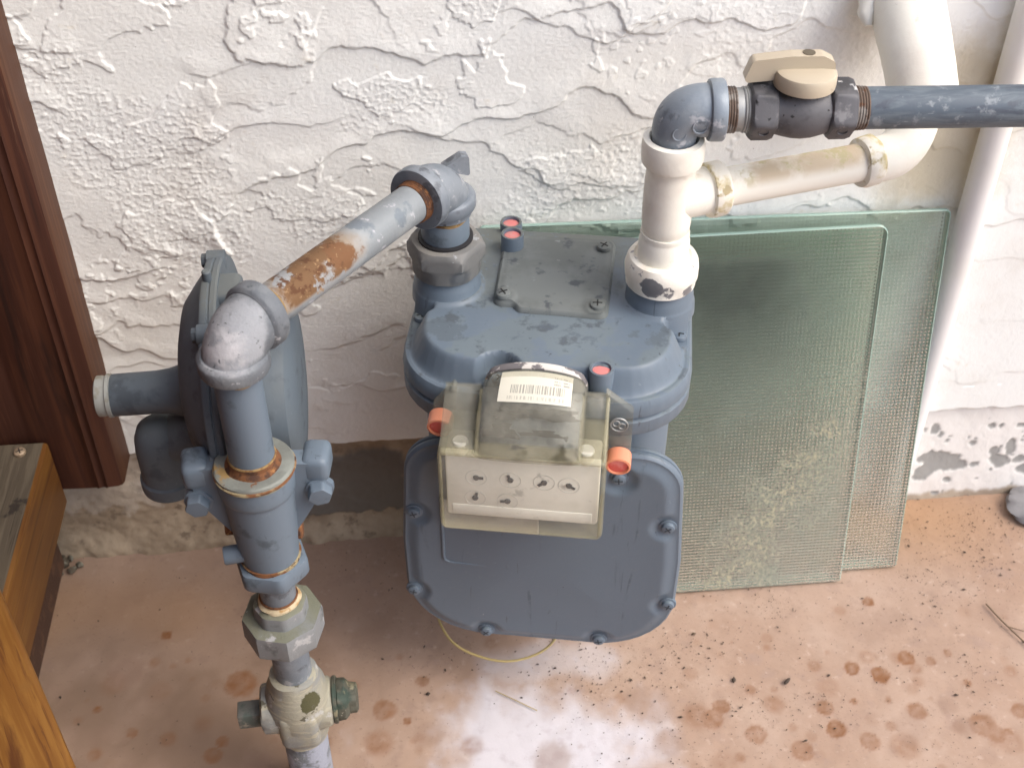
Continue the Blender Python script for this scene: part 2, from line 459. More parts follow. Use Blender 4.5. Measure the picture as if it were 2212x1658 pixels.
M['ring_paint'] = mat('ring_paint', (.20, .215, .195), .65, layers=[([('n', 40, .45, .62)], (.155, .165, .15), None), ([('n', 60, .55, .64)], (.30, .20, .08), .8), ([('n', 75, .62, .68)], RUST, .85)], bump=[(500, .25, .0006)])
M['ring_rust'] = mat('ring_rust', (.30, .245, .14), .8, layers=[([('n', 45, .45, .52)], RUST, None), ([('n', 80, .56, .62)], RUSTD, None), ([('n', 38, .60, .66)], BLUE, .6)], bump=[(800, .4, .0006)])
M['rubber'] = mat('rubber', (.015, .015, .018), .6)
M['handle'] = mat('handle', (.50, .435, .33), .42, layers=[([('n', 16, .46, .68)], (.45, .39, .30), None), ([('n', 80, .66, .74)], (.38, .33, .25), None)], bump=[(300, .08, .0005)])
M['handle_hole'] = mat('handle_hole', (.12, .10, .07), .8)
M['red'] = mat('red', (.62, .10, .085), .5, layers=[([('n', 120, .5, .65)], (.68, .20, .18), None)])
M['red_faded'] = mat('red_faded', (.66, .21, .20), .6, layers=[([('n', 150, .45, .65)], (.60, .28, .26), None)])
M['orange'] = mat('orange', (.70, .27, .16), .5)
M['white_box'] = mat('white_box', (.80, .79, .73), .5, layers=[([('n', 22, .5, .7)], (.70, .69, .62), None), ([('n', 60, .60, .70)], (.5, .49, .45), None)])
M['dial_ink'] = mat('dial_ink', (.05, .05, .055), .6)
M['dial_line'] = mat('dial_line', (.50, .50, .47), .6)
M['index_plate'] = mat('index_plate', (.20, .225, .25), .6, layers=[([('n', 60, .45, .58)], (.30, .325, .345), None), ([('n', 45, .55, .64)], (.07, .075, .08), None)])
M['soot'] = mat('soot', (.05, .05, .052), .8, layers=[([('n', 120, .5, .6)], (.12, .12, .12), None)])
M['paper_grey'] = mat('paper_grey', (.46, .45, .44), .6)
M['union'] = mat('union', (.215, .228, .238), .6, .15, layers=[
    ([('up', .5, .95), ('n', 22, .30, .5)], (.165, .17, .125), .75), ([('n', 45, .56, .66)], (.13, .14, .145), None), ([('n', 70, .58, .66)], (.36, .365, .37), .7), ([('n', 130, .66, .72)], (.5, .5, .5), .8)], bump=[(420, .35, .0009)])
M['cock'] = mat('cock', (0.289, 0.277, 0.220), .7, .05, layers=[
    ([('n', 20, .46, .60)], (0.226, 0.233, 0.226), .65), ([('s', (40, 40, 230), .52, .64)], (0.346, 0.327, 0.252), None), ([('n', 65, .60, .68)], (0.390, 0.390, 0.377), .8),
    ([('b', (-.0985, -.3040, .146), .0100, 1.2, .05)], (0.063, 0.060, 0.025), .75), ([('n', 90, .64, .69)], (0.088, 0.082, 0.056), None)], bump=[((90, 90, 420), .5, .0012), (500, .3, .0008)])
M['bronze'] = mat('bronze', (.085, .085, .065), .6, .3, layers=[([('n', 60, .50, .58)], (.045, .066, .052), .7), ([('n', 90, .56, .66)], (.24, .22, .145), None), ([('n', 70, .64, .70)], (.5, .47, .38), .8)], bump=[(500, .5, .001)])
M['plug_grey'] = mat('plug_grey', (.13, .135, .125), .6, .2, layers=[([('n', 60, .5, .62)], (.085, .105, .095), .7), ([('n', 90, .58, .68)], (.26, .25, .21), None)], bump=[(500, .4, .0007)])
M['redwood'] = mat('redwood', (.052, .0150, .0075), .62, layers=[
    ([('s', (120, 120, 4), .48, .62)], (.078, .025, .0115), None), ([('s', (60, 60, 3), .56, .7)], (.026, .008, .005), None), ([('s', (300, 300, 14), .64, .72)], (.11, .05, .03), .7)], bump=[((240, 240, 8), .35, .0008)])
M['redwood_edge'] = mat('redwood_edge', (.062, .021, .008), .6, layers=[([('s', (120, 120, 4), .45, .62)], (.088, .033, .012), None)], bump=[((240, 240, 8), .3, .0008)])
M['stain_wood'] = mat('stain_wood', (0.149, 0.059, 0.011), .55, layers=[([('s', (90, 7, 140), .45, .65)], (0.186, 0.081, 0.015), None), ([('s', (60, 5, 90), .58, .72)], (0.081, 0.028, 0.007), None)], bump=[((200, 14, 260), .3, .0007)])
M['weathered'] = mat('weathered', (.082, .064, .043), .85, layers=[([('s', (170, 8, 60), .45, .6)], (.12, .096, .066), None), ([('s', (260, 10, 60), .56, .66)], (.04, .03, .02), None), ([('n', 30, .60, .68)], (.03, .022, .016), None)], bump=[((320, 14, 90), .6, .001)])
M['yellow_wood'] = mat('yellow_wood', (0.1739, 0.0706, 0.0108), .55, layers=[
    ([('r', 1.0926, (9, 150, 90), .42, .62)], (0.2294, 0.1044, 0.0196), None), ([('r', 1.0926, (14, 260, 160), .55, .66)], (0.1110, 0.0396, 0.0070), None),
    ([('r', 1.0926, (5, 60, 40), .58, .70)], (0.0888, 0.0288, 0.0056), None), ([('n', 25, .55, .7)], (0.1924, 0.0864, 0.0175), None)], bump=[(500, .15, .0004)])
M['rot_wood'] = mat('rot_wood', (0.059, 0.025, 0.013), .85, layers=[([('n', 60, .48, .62)], (0.105, 0.049, 0.025), None)], bump=[(250, .6, .0015)])
M['screw_zinc'] = mat('screw_zinc', (.52, .40, .28), .45, .6, layers=[([('n', 160, .5, .65)], (.3, .2, .13), None)])
M['slot_dark'] = mat('slot_dark', (.035, .045, .056), .7)
M['cap_grey'] = mat('cap_grey', (.27, .28, .265), .6, layers=[([('n', 60, .5, .62)], (.2, .19, .15), None)])
M['dark'] = mat('dark', (.015, .015, .015), .8)
M['wire'] = mat('wire', (.42, .33, .14), .45)
M['speck'] = mat('speck', (.055, .04, .03), .9, layers=[([('n', 90, .5, .6)], (.12, .085, .055), None)])
M['twig'] = mat('twig', (.16, .11, .07), .85)
M['stone'] = mat('stone', (.25, .245, .25), .85, layers=[([('n', 40, .45, .65)], (.18, .175, .18), None)], bump=[(300, .3, .001)])
M['soil'] = mat('soil', (.09, .075, .055), .95, layers=[([('n', 120, .5, .6)], (.2, .19, .15), None)], bump=[(300, .5, .002)])

def lab_mat():
    m = mat('sticker', (.78, .76, .66), .5)
    nt = m.node_tree; N = nt.nodes; L = nt.links; P = N['Principled BSDF']
    uv = N.new('ShaderNodeUVMap'); sp = N.new('ShaderNodeSeparateXYZ'); L.new(uv.outputs[0], sp.inputs[0])
    def mt(op, a, b):
        n = N.new('ShaderNodeMath'); n.operation = op
        for i, q in enumerate((a, b)):
            if isinstance(q, (int, float)): n.inputs[i].default_value = q
            else: L.new(q, n.inputs[i])
        return n.outputs[0]
    def band(s, a, b): return mt('MULTIPLY', mt('GREATER_THAN', s, a), mt('LESS_THAN', s, b))
    def bars(scale, thr, w=0):
        n = N.new('ShaderNodeTexNoise'); n.noise_dimensions = '1D' if not w else '2D'; n.inputs['Detail'].default_value = 3; n.inputs['Scale'].default_value = scale
        if w:
            mp = N.new('ShaderNodeMapping'); mp.inputs['Scale'].default_value = (1, w, 1); L.new(uv.outputs[0], mp.inputs[0]); L.new(mp.outputs[0], n.inputs['Vector'])
        else: L.new(sp.outputs[0], n.inputs['W'])
        return mt('GREATER_THAN', n.outputs[0], thr)
    X, Y = sp.outputs[0], sp.outputs[1]
    k1 = mt('MULTIPLY', mt('MULTIPLY', band(X, .16, .90), band(Y, .26, .52)), bars(46, .5))
    k2 = mt('MULTIPLY', mt('MULTIPLY', band(X, .12, .92), band(Y, .08, .18)), bars(40, .54, .02))
    k3 = mt('MULTIPLY', mt('MULTIPLY', band(X, .74, .96), mt('ADD', mt('ADD', band(Y, .57, .63), band(Y, .67, .72)), band(Y, .80, .84))), bars(44, .5, .02))
    k = mt('MINIMUM', mt('ADD', mt('ADD', mt('MULTIPLY', k1, .8), mt('MULTIPLY', k2, .5)), mt('MULTIPLY', k3, .7)), 1.0)
    mx = N.new('ShaderNodeMix'); mx.data_type = 'RGBA'; L.new(k, mx.inputs['Factor'])
    mx.inputs[6].default_value = (.66, .645, .55, 1); mx.inputs[7].default_value = (.22, .215, .19, 1)
    L.new(mx.outputs[2], P.inputs['Base Color'])
    return m
M['sticker'] = lab_mat()

def plastic_mat(name, clear, dirtlo, dirthi, tint=(.96, .955, .925), dirt=(.42, .415, .36), dirt2=(.045, .045, .045), d2=(.64, .7)):
    """aged clear polycarbonate: see-through sheet, fogged and dirty in patches"""
    m = bpy.data.materials.new(name); m.use_nodes = True
    nt = m.node_tree; N = nt.nodes; L = nt.links; P = N['Principled BSDF']; O = N['Material Output']
    geo = N.new('ShaderNodeNewGeometry')
    def nz(s, lo, hi, a, b):
        n = N.new('ShaderNodeTexNoise'); n.inputs['Scale'].default_value = s; n.inputs['Detail'].default_value = 6; L.new(geo.outputs['Position'], n.inputs['Vector'])
        r = N.new('ShaderNodeMapRange'); L.new(n.outputs[0], r.inputs[0]); r.inputs[1].default_value = lo; r.inputs[2].default_value = hi; r.inputs[3].default_value = a; r.inputs[4].default_value = b
        return r.outputs[0]
    T = N.new('ShaderNodeBsdfTransparent'); T.inputs[0].default_value = (*tint, 1)
    mc = N.new('ShaderNodeMix'); mc.data_type = 'RGBA'; L.new(nz(75, d2[0], d2[1], 0, 1), mc.inputs['Factor'])
    mc.inputs[6].default_value = (*dirt, 1); mc.inputs[7].default_value = (*dirt2, 1)
    L.new(mc.outputs[2], P.inputs['Base Color']); P.inputs['Roughness'].default_value = .32
    mx = N.new('ShaderNodeMixShader'); L.new(nz(30, dirtlo, dirthi, 1 - clear, min(1, 1 - clear + .22)), mx.inputs[0])
    L.new(T.outputs[0], mx.inputs[1]); L.new(P.outputs[0], mx.inputs[2]); L.new(mx.outputs[0], O.inputs['Surface'])
    return m
M['plastic_dirty'] = plastic_mat('plastic_dirty', .86, .42, .72, dirt=(.44, .43, .365), d2=(.60, .70))
M['plastic_front'] = plastic_mat('plastic_front', .88, .42, .85, dirt=(.66, .65, .58), d2=(.74, .80))
M['plastic_edge'] = plastic_mat('plastic_edge', .78, .4, .8, dirt=(.50, .47, .32), d2=(.75, .8))

def glass_mat(name, per, dirt_amt, seed):
    """green pressed glass: real refraction, a fine grid of dimples, a dried film of dirt"""
    m = bpy.data.materials.new(name); m.use_nodes = True
    nt = m.node_tree; N = nt.nodes; L = nt.links; P = N['Principled BSDF']; O = N['Material Output']
    P.inputs['Transmission Weight'].default_value = 1.0; P.inputs['IOR'].default_value = 1.5; P.inputs['Roughness'].default_value = .12
    P.inputs['Base Color'].default_value = (.735, .875, .80, 1)
    tc = N.new('ShaderNodeTexCoord'); sp = N.new('ShaderNodeSeparateXYZ'); L.new(tc.outputs['Object'], sp.inputs[0])
    def mt(op, a, b=None):
        n = N.new('ShaderNodeMath'); n.operation = op
        for i, q in enumerate((a, b)):
            if q is None: continue
            if isinstance(q, (int, float)): n.inputs[i].default_value = q
            else: L.new(q, n.inputs[i])
        return n.outputs[0]
    w = 2 * math.pi / per
    h = mt('MULTIPLY', mt('COSINE', mt('MULTIPLY', sp.outputs[0], w)), mt('COSINE', mt('MULTIPLY', sp.outputs[2], w)))
    h = mt('MULTIPLY', mt('ADD', mt('COSINE', mt('MULTIPLY', sp.outputs[0], w)), mt('COSINE', mt('MULTIPLY', sp.outputs[2], w))), .5)
    b = N.new('ShaderNodeBump'); b.inputs['Strength'].default_value = .22; b.inputs['Distance'].default_value = .0006; L.new(h, b.inputs['Height'])
    L.new(b.outputs[0], P.inputs['Normal'])
    def nz(s, lo, hi, off):
        mp = N.new('ShaderNodeMapping'); mp.inputs['Location'].default_value = (off, off, 0); L.new(tc.outputs['Object'], mp.inputs[0])
        n = N.new('ShaderNodeTexNoise'); n.inputs['Scale'].default_value = s; n.inputs['Detail'].default_value = 7; n.inputs['Roughness'].default_value = .65; L.new(mp.outputs[0], n.inputs['Vector'])
        r = N.new('ShaderNodeMapRange'); r.interpolation_type = 'SMOOTHSTEP'; L.new(n.outputs[0], r.inputs[0]); r.inputs[1].default_value = lo; r.inputs[2].default_value = hi
        return r.outputs[0]
    zr = N.new('ShaderNodeMapRange'); L.new(sp.outputs[2], zr.inputs[0]); zr.inputs[1].default_value = .33; zr.inputs[2].default_value = .08; zr.inputs[3].default_value = .12; zr.inputs[4].default_value = 1.0
    film = mt('MULTIPLY', mt('ADD', mt('MULTIPLY', nz(9, .3, .75, seed), .6), .25), zr.outputs[0])
    # a diagonal bloom of pale dried spatter
    dg = mt('ABSOLUTE', mt('SUBTRACT', mt('SUBTRACT', mt('MULTIPLY', sp.outputs[0], 1.0), .150), mt('MULTIPLY', sp.outputs[2], .50)))
    r2 = N.new('ShaderNodeMapRange'); r2.interpolation_type = 'SMOOTHSTEP'; L.new(dg, r2.inputs[0]); r2.inputs[1].default_value = .075; r2.inputs[2].default_value = .0
    r3 = N.new('ShaderNodeMapRange'); L.new(sp.outputs[2], r3.inputs[0]); r3.inputs[1].default_value = .27; r3.inputs[2].default_value = .17
    spat = mt('MULTIPLY', mt('MULTIPLY', r2.outputs[0], r3.outputs[0]), mt('MULTIPLY', nz(300, .40, .64, seed + 3), nz(40, .30, .62, seed + 5)))
    mc = N.new('ShaderNodeMix'); mc.data_type = 'RGBA'; L.new(spat, mc.inputs['Factor']); mc.inputs[6].default_value = (.245, .31, .262, 1); mc.inputs[7].default_value = (.40, .37, .25, 1)
    D = N.new('ShaderNodeBsdfPrincipled'); D.inputs['Roughness'].default_value = .6; L.new(mc.outputs[2], D.inputs['Base Color'])
    # shade seen through the front sheet's upper part, painted as a dark film
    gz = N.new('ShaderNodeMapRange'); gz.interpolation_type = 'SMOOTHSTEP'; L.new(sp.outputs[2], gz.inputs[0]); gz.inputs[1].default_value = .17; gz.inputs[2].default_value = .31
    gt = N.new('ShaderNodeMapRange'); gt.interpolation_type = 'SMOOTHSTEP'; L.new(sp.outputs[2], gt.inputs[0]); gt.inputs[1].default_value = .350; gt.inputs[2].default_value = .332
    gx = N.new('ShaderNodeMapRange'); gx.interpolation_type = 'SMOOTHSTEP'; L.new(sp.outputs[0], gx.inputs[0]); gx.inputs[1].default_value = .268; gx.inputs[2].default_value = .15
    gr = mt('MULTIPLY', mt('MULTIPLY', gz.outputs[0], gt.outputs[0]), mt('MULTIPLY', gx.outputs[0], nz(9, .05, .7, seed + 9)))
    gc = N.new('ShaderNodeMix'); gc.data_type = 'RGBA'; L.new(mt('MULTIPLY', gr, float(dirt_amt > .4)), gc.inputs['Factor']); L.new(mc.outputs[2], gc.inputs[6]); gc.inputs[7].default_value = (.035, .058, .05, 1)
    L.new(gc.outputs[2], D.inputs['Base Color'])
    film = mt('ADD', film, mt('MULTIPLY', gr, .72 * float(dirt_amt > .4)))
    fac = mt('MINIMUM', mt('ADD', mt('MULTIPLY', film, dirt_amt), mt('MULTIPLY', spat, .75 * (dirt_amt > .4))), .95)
    mx = N.new('ShaderNodeMixShader'); L.new(fac, mx.inputs[0]); L.new(P.outputs[0], mx.inputs[1]); L.new(D.outputs[0], mx.inputs[2]); L.new(mx.outputs[0], O.inputs['Surface'])
    return m
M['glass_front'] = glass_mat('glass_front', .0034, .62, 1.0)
M['glass_back'] = glass_mat('glass_back', .0034, .34, 7.0)
M['glass_edge'] = mat('glass_edge', (.30, .44, .385), .25)

# ------------------------------------------------------------------ ground
def ground():
    xs = np.concatenate([[-25, -6, -2, -1], np.arange(-.62, .78, .0022), [1.2, 2.5, 7, 25]])
    ys = np.concatenate([[-25, -8, -3, -1.2, -.7], np.arange(-.52, .012, .0022), [.1]])
    X, Y = np.meshgrid(xs, ys)
    x, y = X.ravel(), Y.ravel()
    z = .0009 * fbm(x * 9, y * 9, 4, 1) + .0004 * fbm(x * 60, y * 60, 3, 5) - .0012
    z[(np.abs(x) > .9) | (y < -.6)] = -.0012
    SP = [(.4034,-.1339,.0055,.9),(.3661,-.2062,.0074,.95),(.3896,-.2154,.0088,1),(.4185,-.1998,.0081,.9),(.4234,-.2113,.0057,.5),(.333,-.2007,.0059,.5),(.2198,-.199,.0067,.35),(.2406,-.2353,.0076,.8),(.2169,-.2423,.0122,.5),(.2294,-.247,.0102,.6),(.4576,-.1976,.0042,.7),(.4644,-.2309,.0042,.6),(.4209,-.225,.0057,.35),(.2907,-.2216,.0031,.5),(.3575,-.2404,.0033,.8),(.3887,-.2419,.0035,.6),(.3341,-.267,.009,.85),(.2644,-.2654,.0097,.6),(.287,-.2365,.0092,.5),(.3826,-.2678,.005,.5),(.4618,-.2737,.0121,.6),(.4705,-.2838,.009,.6),(.4997,-.2627,.0082,.6),(.4814,-.2824,.004,.7),(.5076,-.2214,.0059,.4),(.383,-.1948,.0074,.35),(.2979,-.1662,.0053,.35),(.2953,-.1765,.0039,.4),(.3598,-.2809,.009,.6),(.3884,-.288,.012,.5),(.3111,-.2719,.005,.3),(.2974,-.2613,.004,.4),(.4108,-.1999,.0064,.4),(.4408,-.2741,.006,.3),(.2453,-.2866,.0049,.5),(.231,-.2921,.0119,.3),(.3389,-.2239,.0104,.25),(.3685,-.2594,.0061,.2),(.4799,-.2916,.012,.4),(-.2534,-.1141,.0051,1),(-.1815,-.1741,.014,.7),(-.0545,-.2121,.0105,.6),(-.3048,-.1898,.0036,.9),(-.2714,-.2162,.0052,.6),(-.2945,-.1641,.0115,.25),(-.2526,-.1752,.0098,.2),(-.1931,-.2323,.0055,.7),(-.1063,-.2401,.0064,.4),(-.2106,-.2123,.008,.25),(-.0346,-.2257,.004,.9),(-.0829,-.1854,.0066,.4)]
    r2 = np.random.default_rng(5)
    for sx, sy, sr, sa in ((-.16, -.20, .012, .6), (-.06, -.245, .012, .55), (-.20, -.245, .008, .6), (-.02, -.185, .006, .6), (-.24, -.225, .007, .5), (-.135, -.155, .006, .55), (.02, -.255, .009, .5), (-.30, -.235, .006, .5), (.33, -.245, .008, .7), (.41, -.255, .009, .65), (.44, -.205, .005, .6), (.30, -.285, .010, .6), (.27, -.22, .005, .5)):
        SP.append((sx, sy, sr, sa))
    for k in range(190):                                     # the same drip stains go on beyond the frame and between the large ones
        SP.append((r2.uniform(-.5, .75), r2.uniform(-.5, -.14), r2.uniform(.0015, .006), r2.uniform(.1, .45)))
    spot = np.zeros_like(x); mauve = np.zeros_like(x)
    wob = .22 * fbm(x * 130, y * 130, 3, 9)
    for i, (sx, sy, sr, sa) in enumerate(SP):
        d = np.hypot(x - sx, (y - sy)) / sr
        near = d < 2.2
        dd = d[near] + wob[near]
        soft = .12 if sa > .55 else .4
        e = sstep(1 + soft, 1 - soft, dd) * sa
        e = e * (.92 + .08 * sstep(.3, .95, dd)) * np.clip(.8 + .5 * wob[near] / .22, .5, 1.1)
        spot[near] = np.maximum(spot[near], np.minimum(e * 1.15, .95))
    for k in range(60):
        sx, sy, sr, sa = r2.uniform(-.35, .6), r2.uniform(-.42, -.15), r2.uniform(.006, .02), r2.uniform(.15, .5)
        d = np.hypot(x - sx, y - sy) / sr + wob; mauve = np.maximum(mauve, sstep(1.3, .6, d) * sa)
    # broad bluish white patch below the meter
    cx = (x - .090) / .128; cy = (y + .265) / .082
    w = sstep(1.1, .35, np.hypot(cx, cy) + .45 * fbm(x * 16, y * 7, 4, 21) + .16 * fbm(x * 50, y * 50, 3, 23))
    w *= sstep(.206, .186, x)
    w2 = .45 * sstep(1.0, .3, np.hypot((x - .10) / .10, (y + .175) / .03) + .4 * fbm(x * 20, y * 12, 3, 25))
    white = np.clip(np.maximum(w * .9, w2), 0, 1)
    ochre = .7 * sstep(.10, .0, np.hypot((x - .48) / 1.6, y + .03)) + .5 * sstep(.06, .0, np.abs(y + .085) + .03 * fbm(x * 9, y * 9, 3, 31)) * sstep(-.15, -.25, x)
    grime = sstep(.1, .6, fbm(x * 7, y * 7, 4, 41)) * sstep(.05, .2, x)
    soil = np.clip(.95 * sstep(.06, -.16, x + .10 * fbm(x * 6, y * 6, 3, 73)) * (.35 + .65 * sstep(-.08, -.16, y)) * (.55 + .45 * sstep(-.4, .3, fbm(x * 12, y * 12, 4, 71))), 0, 1)  # brown dirt film at left, with the shade there painted in too
    nx, ny = len(xs), len(ys)
    I = np.arange(nx * ny).reshape(ny, nx)
    F = np.stack([I[:-1, :-1], I[:-1, 1:], I[1:, 1:], I[1:, :-1]], -1).reshape(-1, 4)
    o = mk('ground', (np.c_[x, y, z], F), M['ground'], sharp=0, attrs={'spot': spot, 'white': white, 'mauve': mauve, 'ochre': np.clip(ochre, 0, 1), 'grime': grime, 'soil': soil})  # the soil mask holds a dirt film and painted shade
    o['kind'] = 'structure'
ground()

# ------------------------------------------------------------------ stucco wall on its foundation
wall = root('stucco_wall', 'white stucco wall with trowelled rough texture above a bare concrete footing', 'wall', (.1, 0, 0))
def stucco():
    xs = np.concatenate([[-4, -2, -1, -.6], np.arange(-.34, .68, .00088), [.8, 1.2, 2, 5]])
    zb = .1135
    zs = np.concatenate([[zb + .0005, zb + .0022, zb + .005], np.arange(zb + .0062, .605, .00088), [.7, .9, 1.4, 2.6]])
    X, Z = np.meshgrid(xs, zs); x, z = X.ravel(), Z.ravel()
    wx = x + .018 * fbm(x * 14, z * 14, 3, 61); wz = z + .012 * fbm(x * 16, z * 16, 3, 63)
    def lap(kx, kz, wn, seed, amp, thr, ang, rag=1.0):
        u = wx * math.cos(ang) + wz * math.sin(ang)
        n = fbm(wx * 4.2, wz * 4.2, 3, seed, .45) * wn + rag * (.018 * fbm(x * 120, z * 120, 3, seed + 2) + .045 * fbm(x * 40, z * 40, 3, seed + 5))
        q = u * kx - wz * kz + n
        f = q - np.floor(q)
        rise = np.where(f < .972, sstep(.45, .972, f) ** 1.6, 1 - sstep(.972, 1.0, f))
        m = sstep(thr, thr + .35, fbm(wx * 6, wz * 5, 4, seed + 11))
        return rise * m * amp
    right = sstep(.05, .32, x)
    h = lap(.8, 7.5, .9, 101, .0015, -.60, .2) + lap(-1.2, 12.0, 1.1, 151, .0010, -.28, -.2) + lap(2.0, 17., 1.3, 171, .0008, -.15, .45, 1.5)
    # thin islands of a second coat, most of them at the upper left
    n = fbm(wx * 12, wz * 14, 5, 201, .5)
    isl = sstep(.24, .265, n + .05 * fbm(x * 70, z * 70, 3, 203)) * (1 - .8 * right)
    h += isl * .0008
    # sandy grain in patches, smooth where the trowel passed last
    g = fbm(x * 230, z * 290, 3, 211, .65)
    patch = sstep(.02, .34, fbm(wx * 7, wz * 9, 4, 213) + .25 * isl)
    h += patch * (1 - .55 * right) * (.00034 * g + .00028 * sstep(.12, .45, g) + .00016 * fbm(x * 110, z * 120, 2, 217))
    h += .00020 * fbm(x * 260, z * 560, 3, 219, .6) * (1 - .5 * right) + .00035 * fbm(x * 9, z * 26, 3, 221)
    # crumbs that fell off the trowel
    cr = sstep(.36, .50, fbm(x * 95, z * 110, 2, 231)) * sstep(.10, .40, fbm(wx * 8, wz * 8, 3, 233))
    h += cr * .0006 * (1 - .5 * right)
    calm = 1 - .75 * sstep(.43, .5, x) * sstep(.36, .28, z) - .65 * sstep(.24, .16, z) * sstep(.5, -.1, x)
    edge = .0012 * fbm(x * 40, z * 0, 3, 241)
    h = h * calm
    y = -h
    y[z < zb + .0008] = .012
    k = (z >= zb + .0008) & (z < zb + .0028); y[k] = .0025 - h[k] * .4
    z = z + np.where(z < zb + .03, edge * 2.2 + .004 * (.25 - x) * 3.0 * sstep(zb + .03, zb, z), 0)
    nx, nz = len(xs), len(zs); I = np.arange(nx * nz).reshape(nz, nx)
    F = np.stack([I[:-1, :-1], I[:-1, 1:], I[1:, 1:], I[1:, :-1]], -1).reshape(-1, 4)
    mk('stucco', (np.c_[x, y, z], F), M['stucco'], wall, sharp=0)

def foundation():
    xs = np.concatenate([[-4, -1, -.6], np.arange(-.45, .72, .0016), [1, 2, 5]])
    zs = np.arange(-.006, .1225, .0016)
    X, Z = np.meshgrid(xs, zs); x, z = X.ravel(), Z.ravel()
    right = sstep(.30, .42, x)
    y = -.008 + .014 * z / .115 + (1 - right) * (.0026 * fbm(x * 14, z * 26, 4, 301) + .0006 * fbm(x * 110, z * 150, 3, 303)) - right * .0008 * fbm(x * 30, z * 30, 3, 305)
    y -= (1 - right) * .004 * sstep(.03, 0, z) * (1 + fbm(x * 30, z * 20, 3, 307))
    wob = .35 * fbm(x * 60, z * 60, 4, 311)
    mort = sstep(1.08, .95, np.maximum(np.abs(x + .075) / .05, np.abs(z - .068) / .036) ** 1 + wob * .5)
    y = y + mort * (-.0025 + .0 * x)
    chip = np.zeros_like(x)
    for cx, cz, rx, rz in [(.505,.048,.022,.012),(.521,.040,.015,.007),(.493,.034,.010,.012),(.571,.043,.012,.009),(.578,.058,.005,.012),(.563,.055,.006,.006),(.594,.042,.009,.005),(.538,.067,.004,.003),(.496,.087,.004,.006),(.503,.080,.003,.004),(.553,.087,.004,.003),(.582,.085,.005,.003),(.545,.040,.005,.003),(.601,.030,.010,.008),(.52,.022,.004,.003)]:
        d = np.hypot((x - cx) / rx, (z - cz) / rz) + wob * 1.5; chip = np.maximum(chip, sstep(1.05, .95, d))
    chip = np.maximum(chip, sstep(.60, .63, fbm(x * 60, z * 75, 3, 321)) * right)
    paint = np.clip(right + .22 * sstep(1.1, .95, np.maximum(np.abs(x + .325) / .06, np.abs(z - .105) / .05) + wob), 0, 1)
    paint *= 1 - sstep(.010, .004, z + .006 * fbm(x * 50, z * 0, 3, 323)) * .9
    y += chip * .0012
    nx, nz = len(xs), len(zs); I = np.arange(nx * nz).reshape(nz, nx)
    F = np.stack([I[:-1, :-1], I[:-1, 1:], I[1:, 1:], I[1:, :-1]], -1).reshape(-1, 4)
    mk('foundation', (np.c_[x, y, z], F), M['foundation'], wall, sharp=0, attrs={'mortar': mort, 'chip': chip, 'paint': paint})
stucco(); foundation()

# ------------------------------------------------------------------ wooden fence at the left
fence = root('wooden_fence', 'stained wooden fence end with a dark redwood post, weathered rail and yellow brace', 'fence', (-.335, -.02, 0))
def wood_post():
    prof = [(-.419, 0), (-.419, -.048), (-.414, -.048), (-.410, -.036), (-.352, -.0368), (-.350, -.0360), (-.346, -.0360), (-.344, -.0370), (-.311, -.0385),
            (-.302, -.0385), (-.2995, -.0398), (-.297, -.0388), (-.2945, -.0386), (-.292, -.0400), (-.2895, -.0388), (-.283, -.0385), (-.2795, -.037), (-.278, -.033), (-.278, 0)]
    zs = [.1195, .1215, .3, .8, 1.8]
    P = []
    for k, zz in enumerate(zs):
        s = .0015 if k == 0 else 0
        P.append([(x + (s if x < -.34 else -s), y + (s if y < -.01 else 0), zz + (.006 * (x + .34) if k < 2 else 0)) for x, y in prof])
    P = np.array(P)
    v, f = rings(P)
    fm = []
    for q in f:
        c = np.mean([v[i] for i in q], axis=0); fm.append(1 if (c[0] > -.2795 and len(q) == 4) else 0)
    mk('post', (v, f), [M['redwood'], M['redwood_edge']], fence, fmat=fm)
wood_post()
def rail():
    g = box((-.3725, -.53, .147), (.085, .98, .076), bev=.004, segs=2)
    v, f = g
    v[:, 2] += .0012 * np.sin(v[:, 1] * 30)
    fm = [1 if np.mean([v[i][0] for i in q]) > -.334 else 0 for q in f]
    o = mk('rail', (v, f), [M['weathered'], M['stain_wood']], fence, fmat=fm)
    mk('screw', screwhead((-.351, -.054, .1845), (0, -.1, 1), .0052, .0032), M['screw_zinc'], o)
    mk('screw_recess', slot((-.351, -.054, .1845), (0, -.1, 1), .0052, .0032), M['dark'], o)
rail()
def kickboard():
    g = box((-.392, -.42, .05), (.07, .80, .098), bev=.006, segs=3)
    v, f = g; v = v.copy()
    v[:, 0] += .006 * np.sin(v[:, 1] * 17 + 1) - np.where(v[:, 1] > -.1, .006, 0)
    mk('kickboard', (v, f), M['rot_wood'], fence)
kickboard()
def brace():
    d = unit((.083, -.16, 0)); n = np.array([-d[1], d[0], 0]) * 1.0
    c0 = np.array((-.33, -.217, .2)) - n * 0
    L0, L1 = -.10, .75
    side = np.array([d[1], -d[0], 0])       # towards the left
    if side[0] > 0: side = -side
    cen = c0 + d * (L0 + L1) / 2 + side * .0235 + np.array([0, 0, -.0055])
    Mx = Matrix(((d[0], side[0], 0, 0), (d[1], side[1], 0, 0), (0, 0, 1, 0), (0, 0, 0, 1)))
    mk('brace', box(cen, (L1 - L0, .047, .022), bev=.004, segs=3, M=Mx), M['yellow_wood'], fence)
    s = np.array((-.312, -.348, .1725))
    mk('screw', screwhead(s, (0, 0, 1), .006, .003), M['steel'], fence)
    mk('cross_board', box((-.372, -.385, .158), (.17, .06, .026), rotz=.35, bev=.003), M['rot_wood'], fence)
brace()
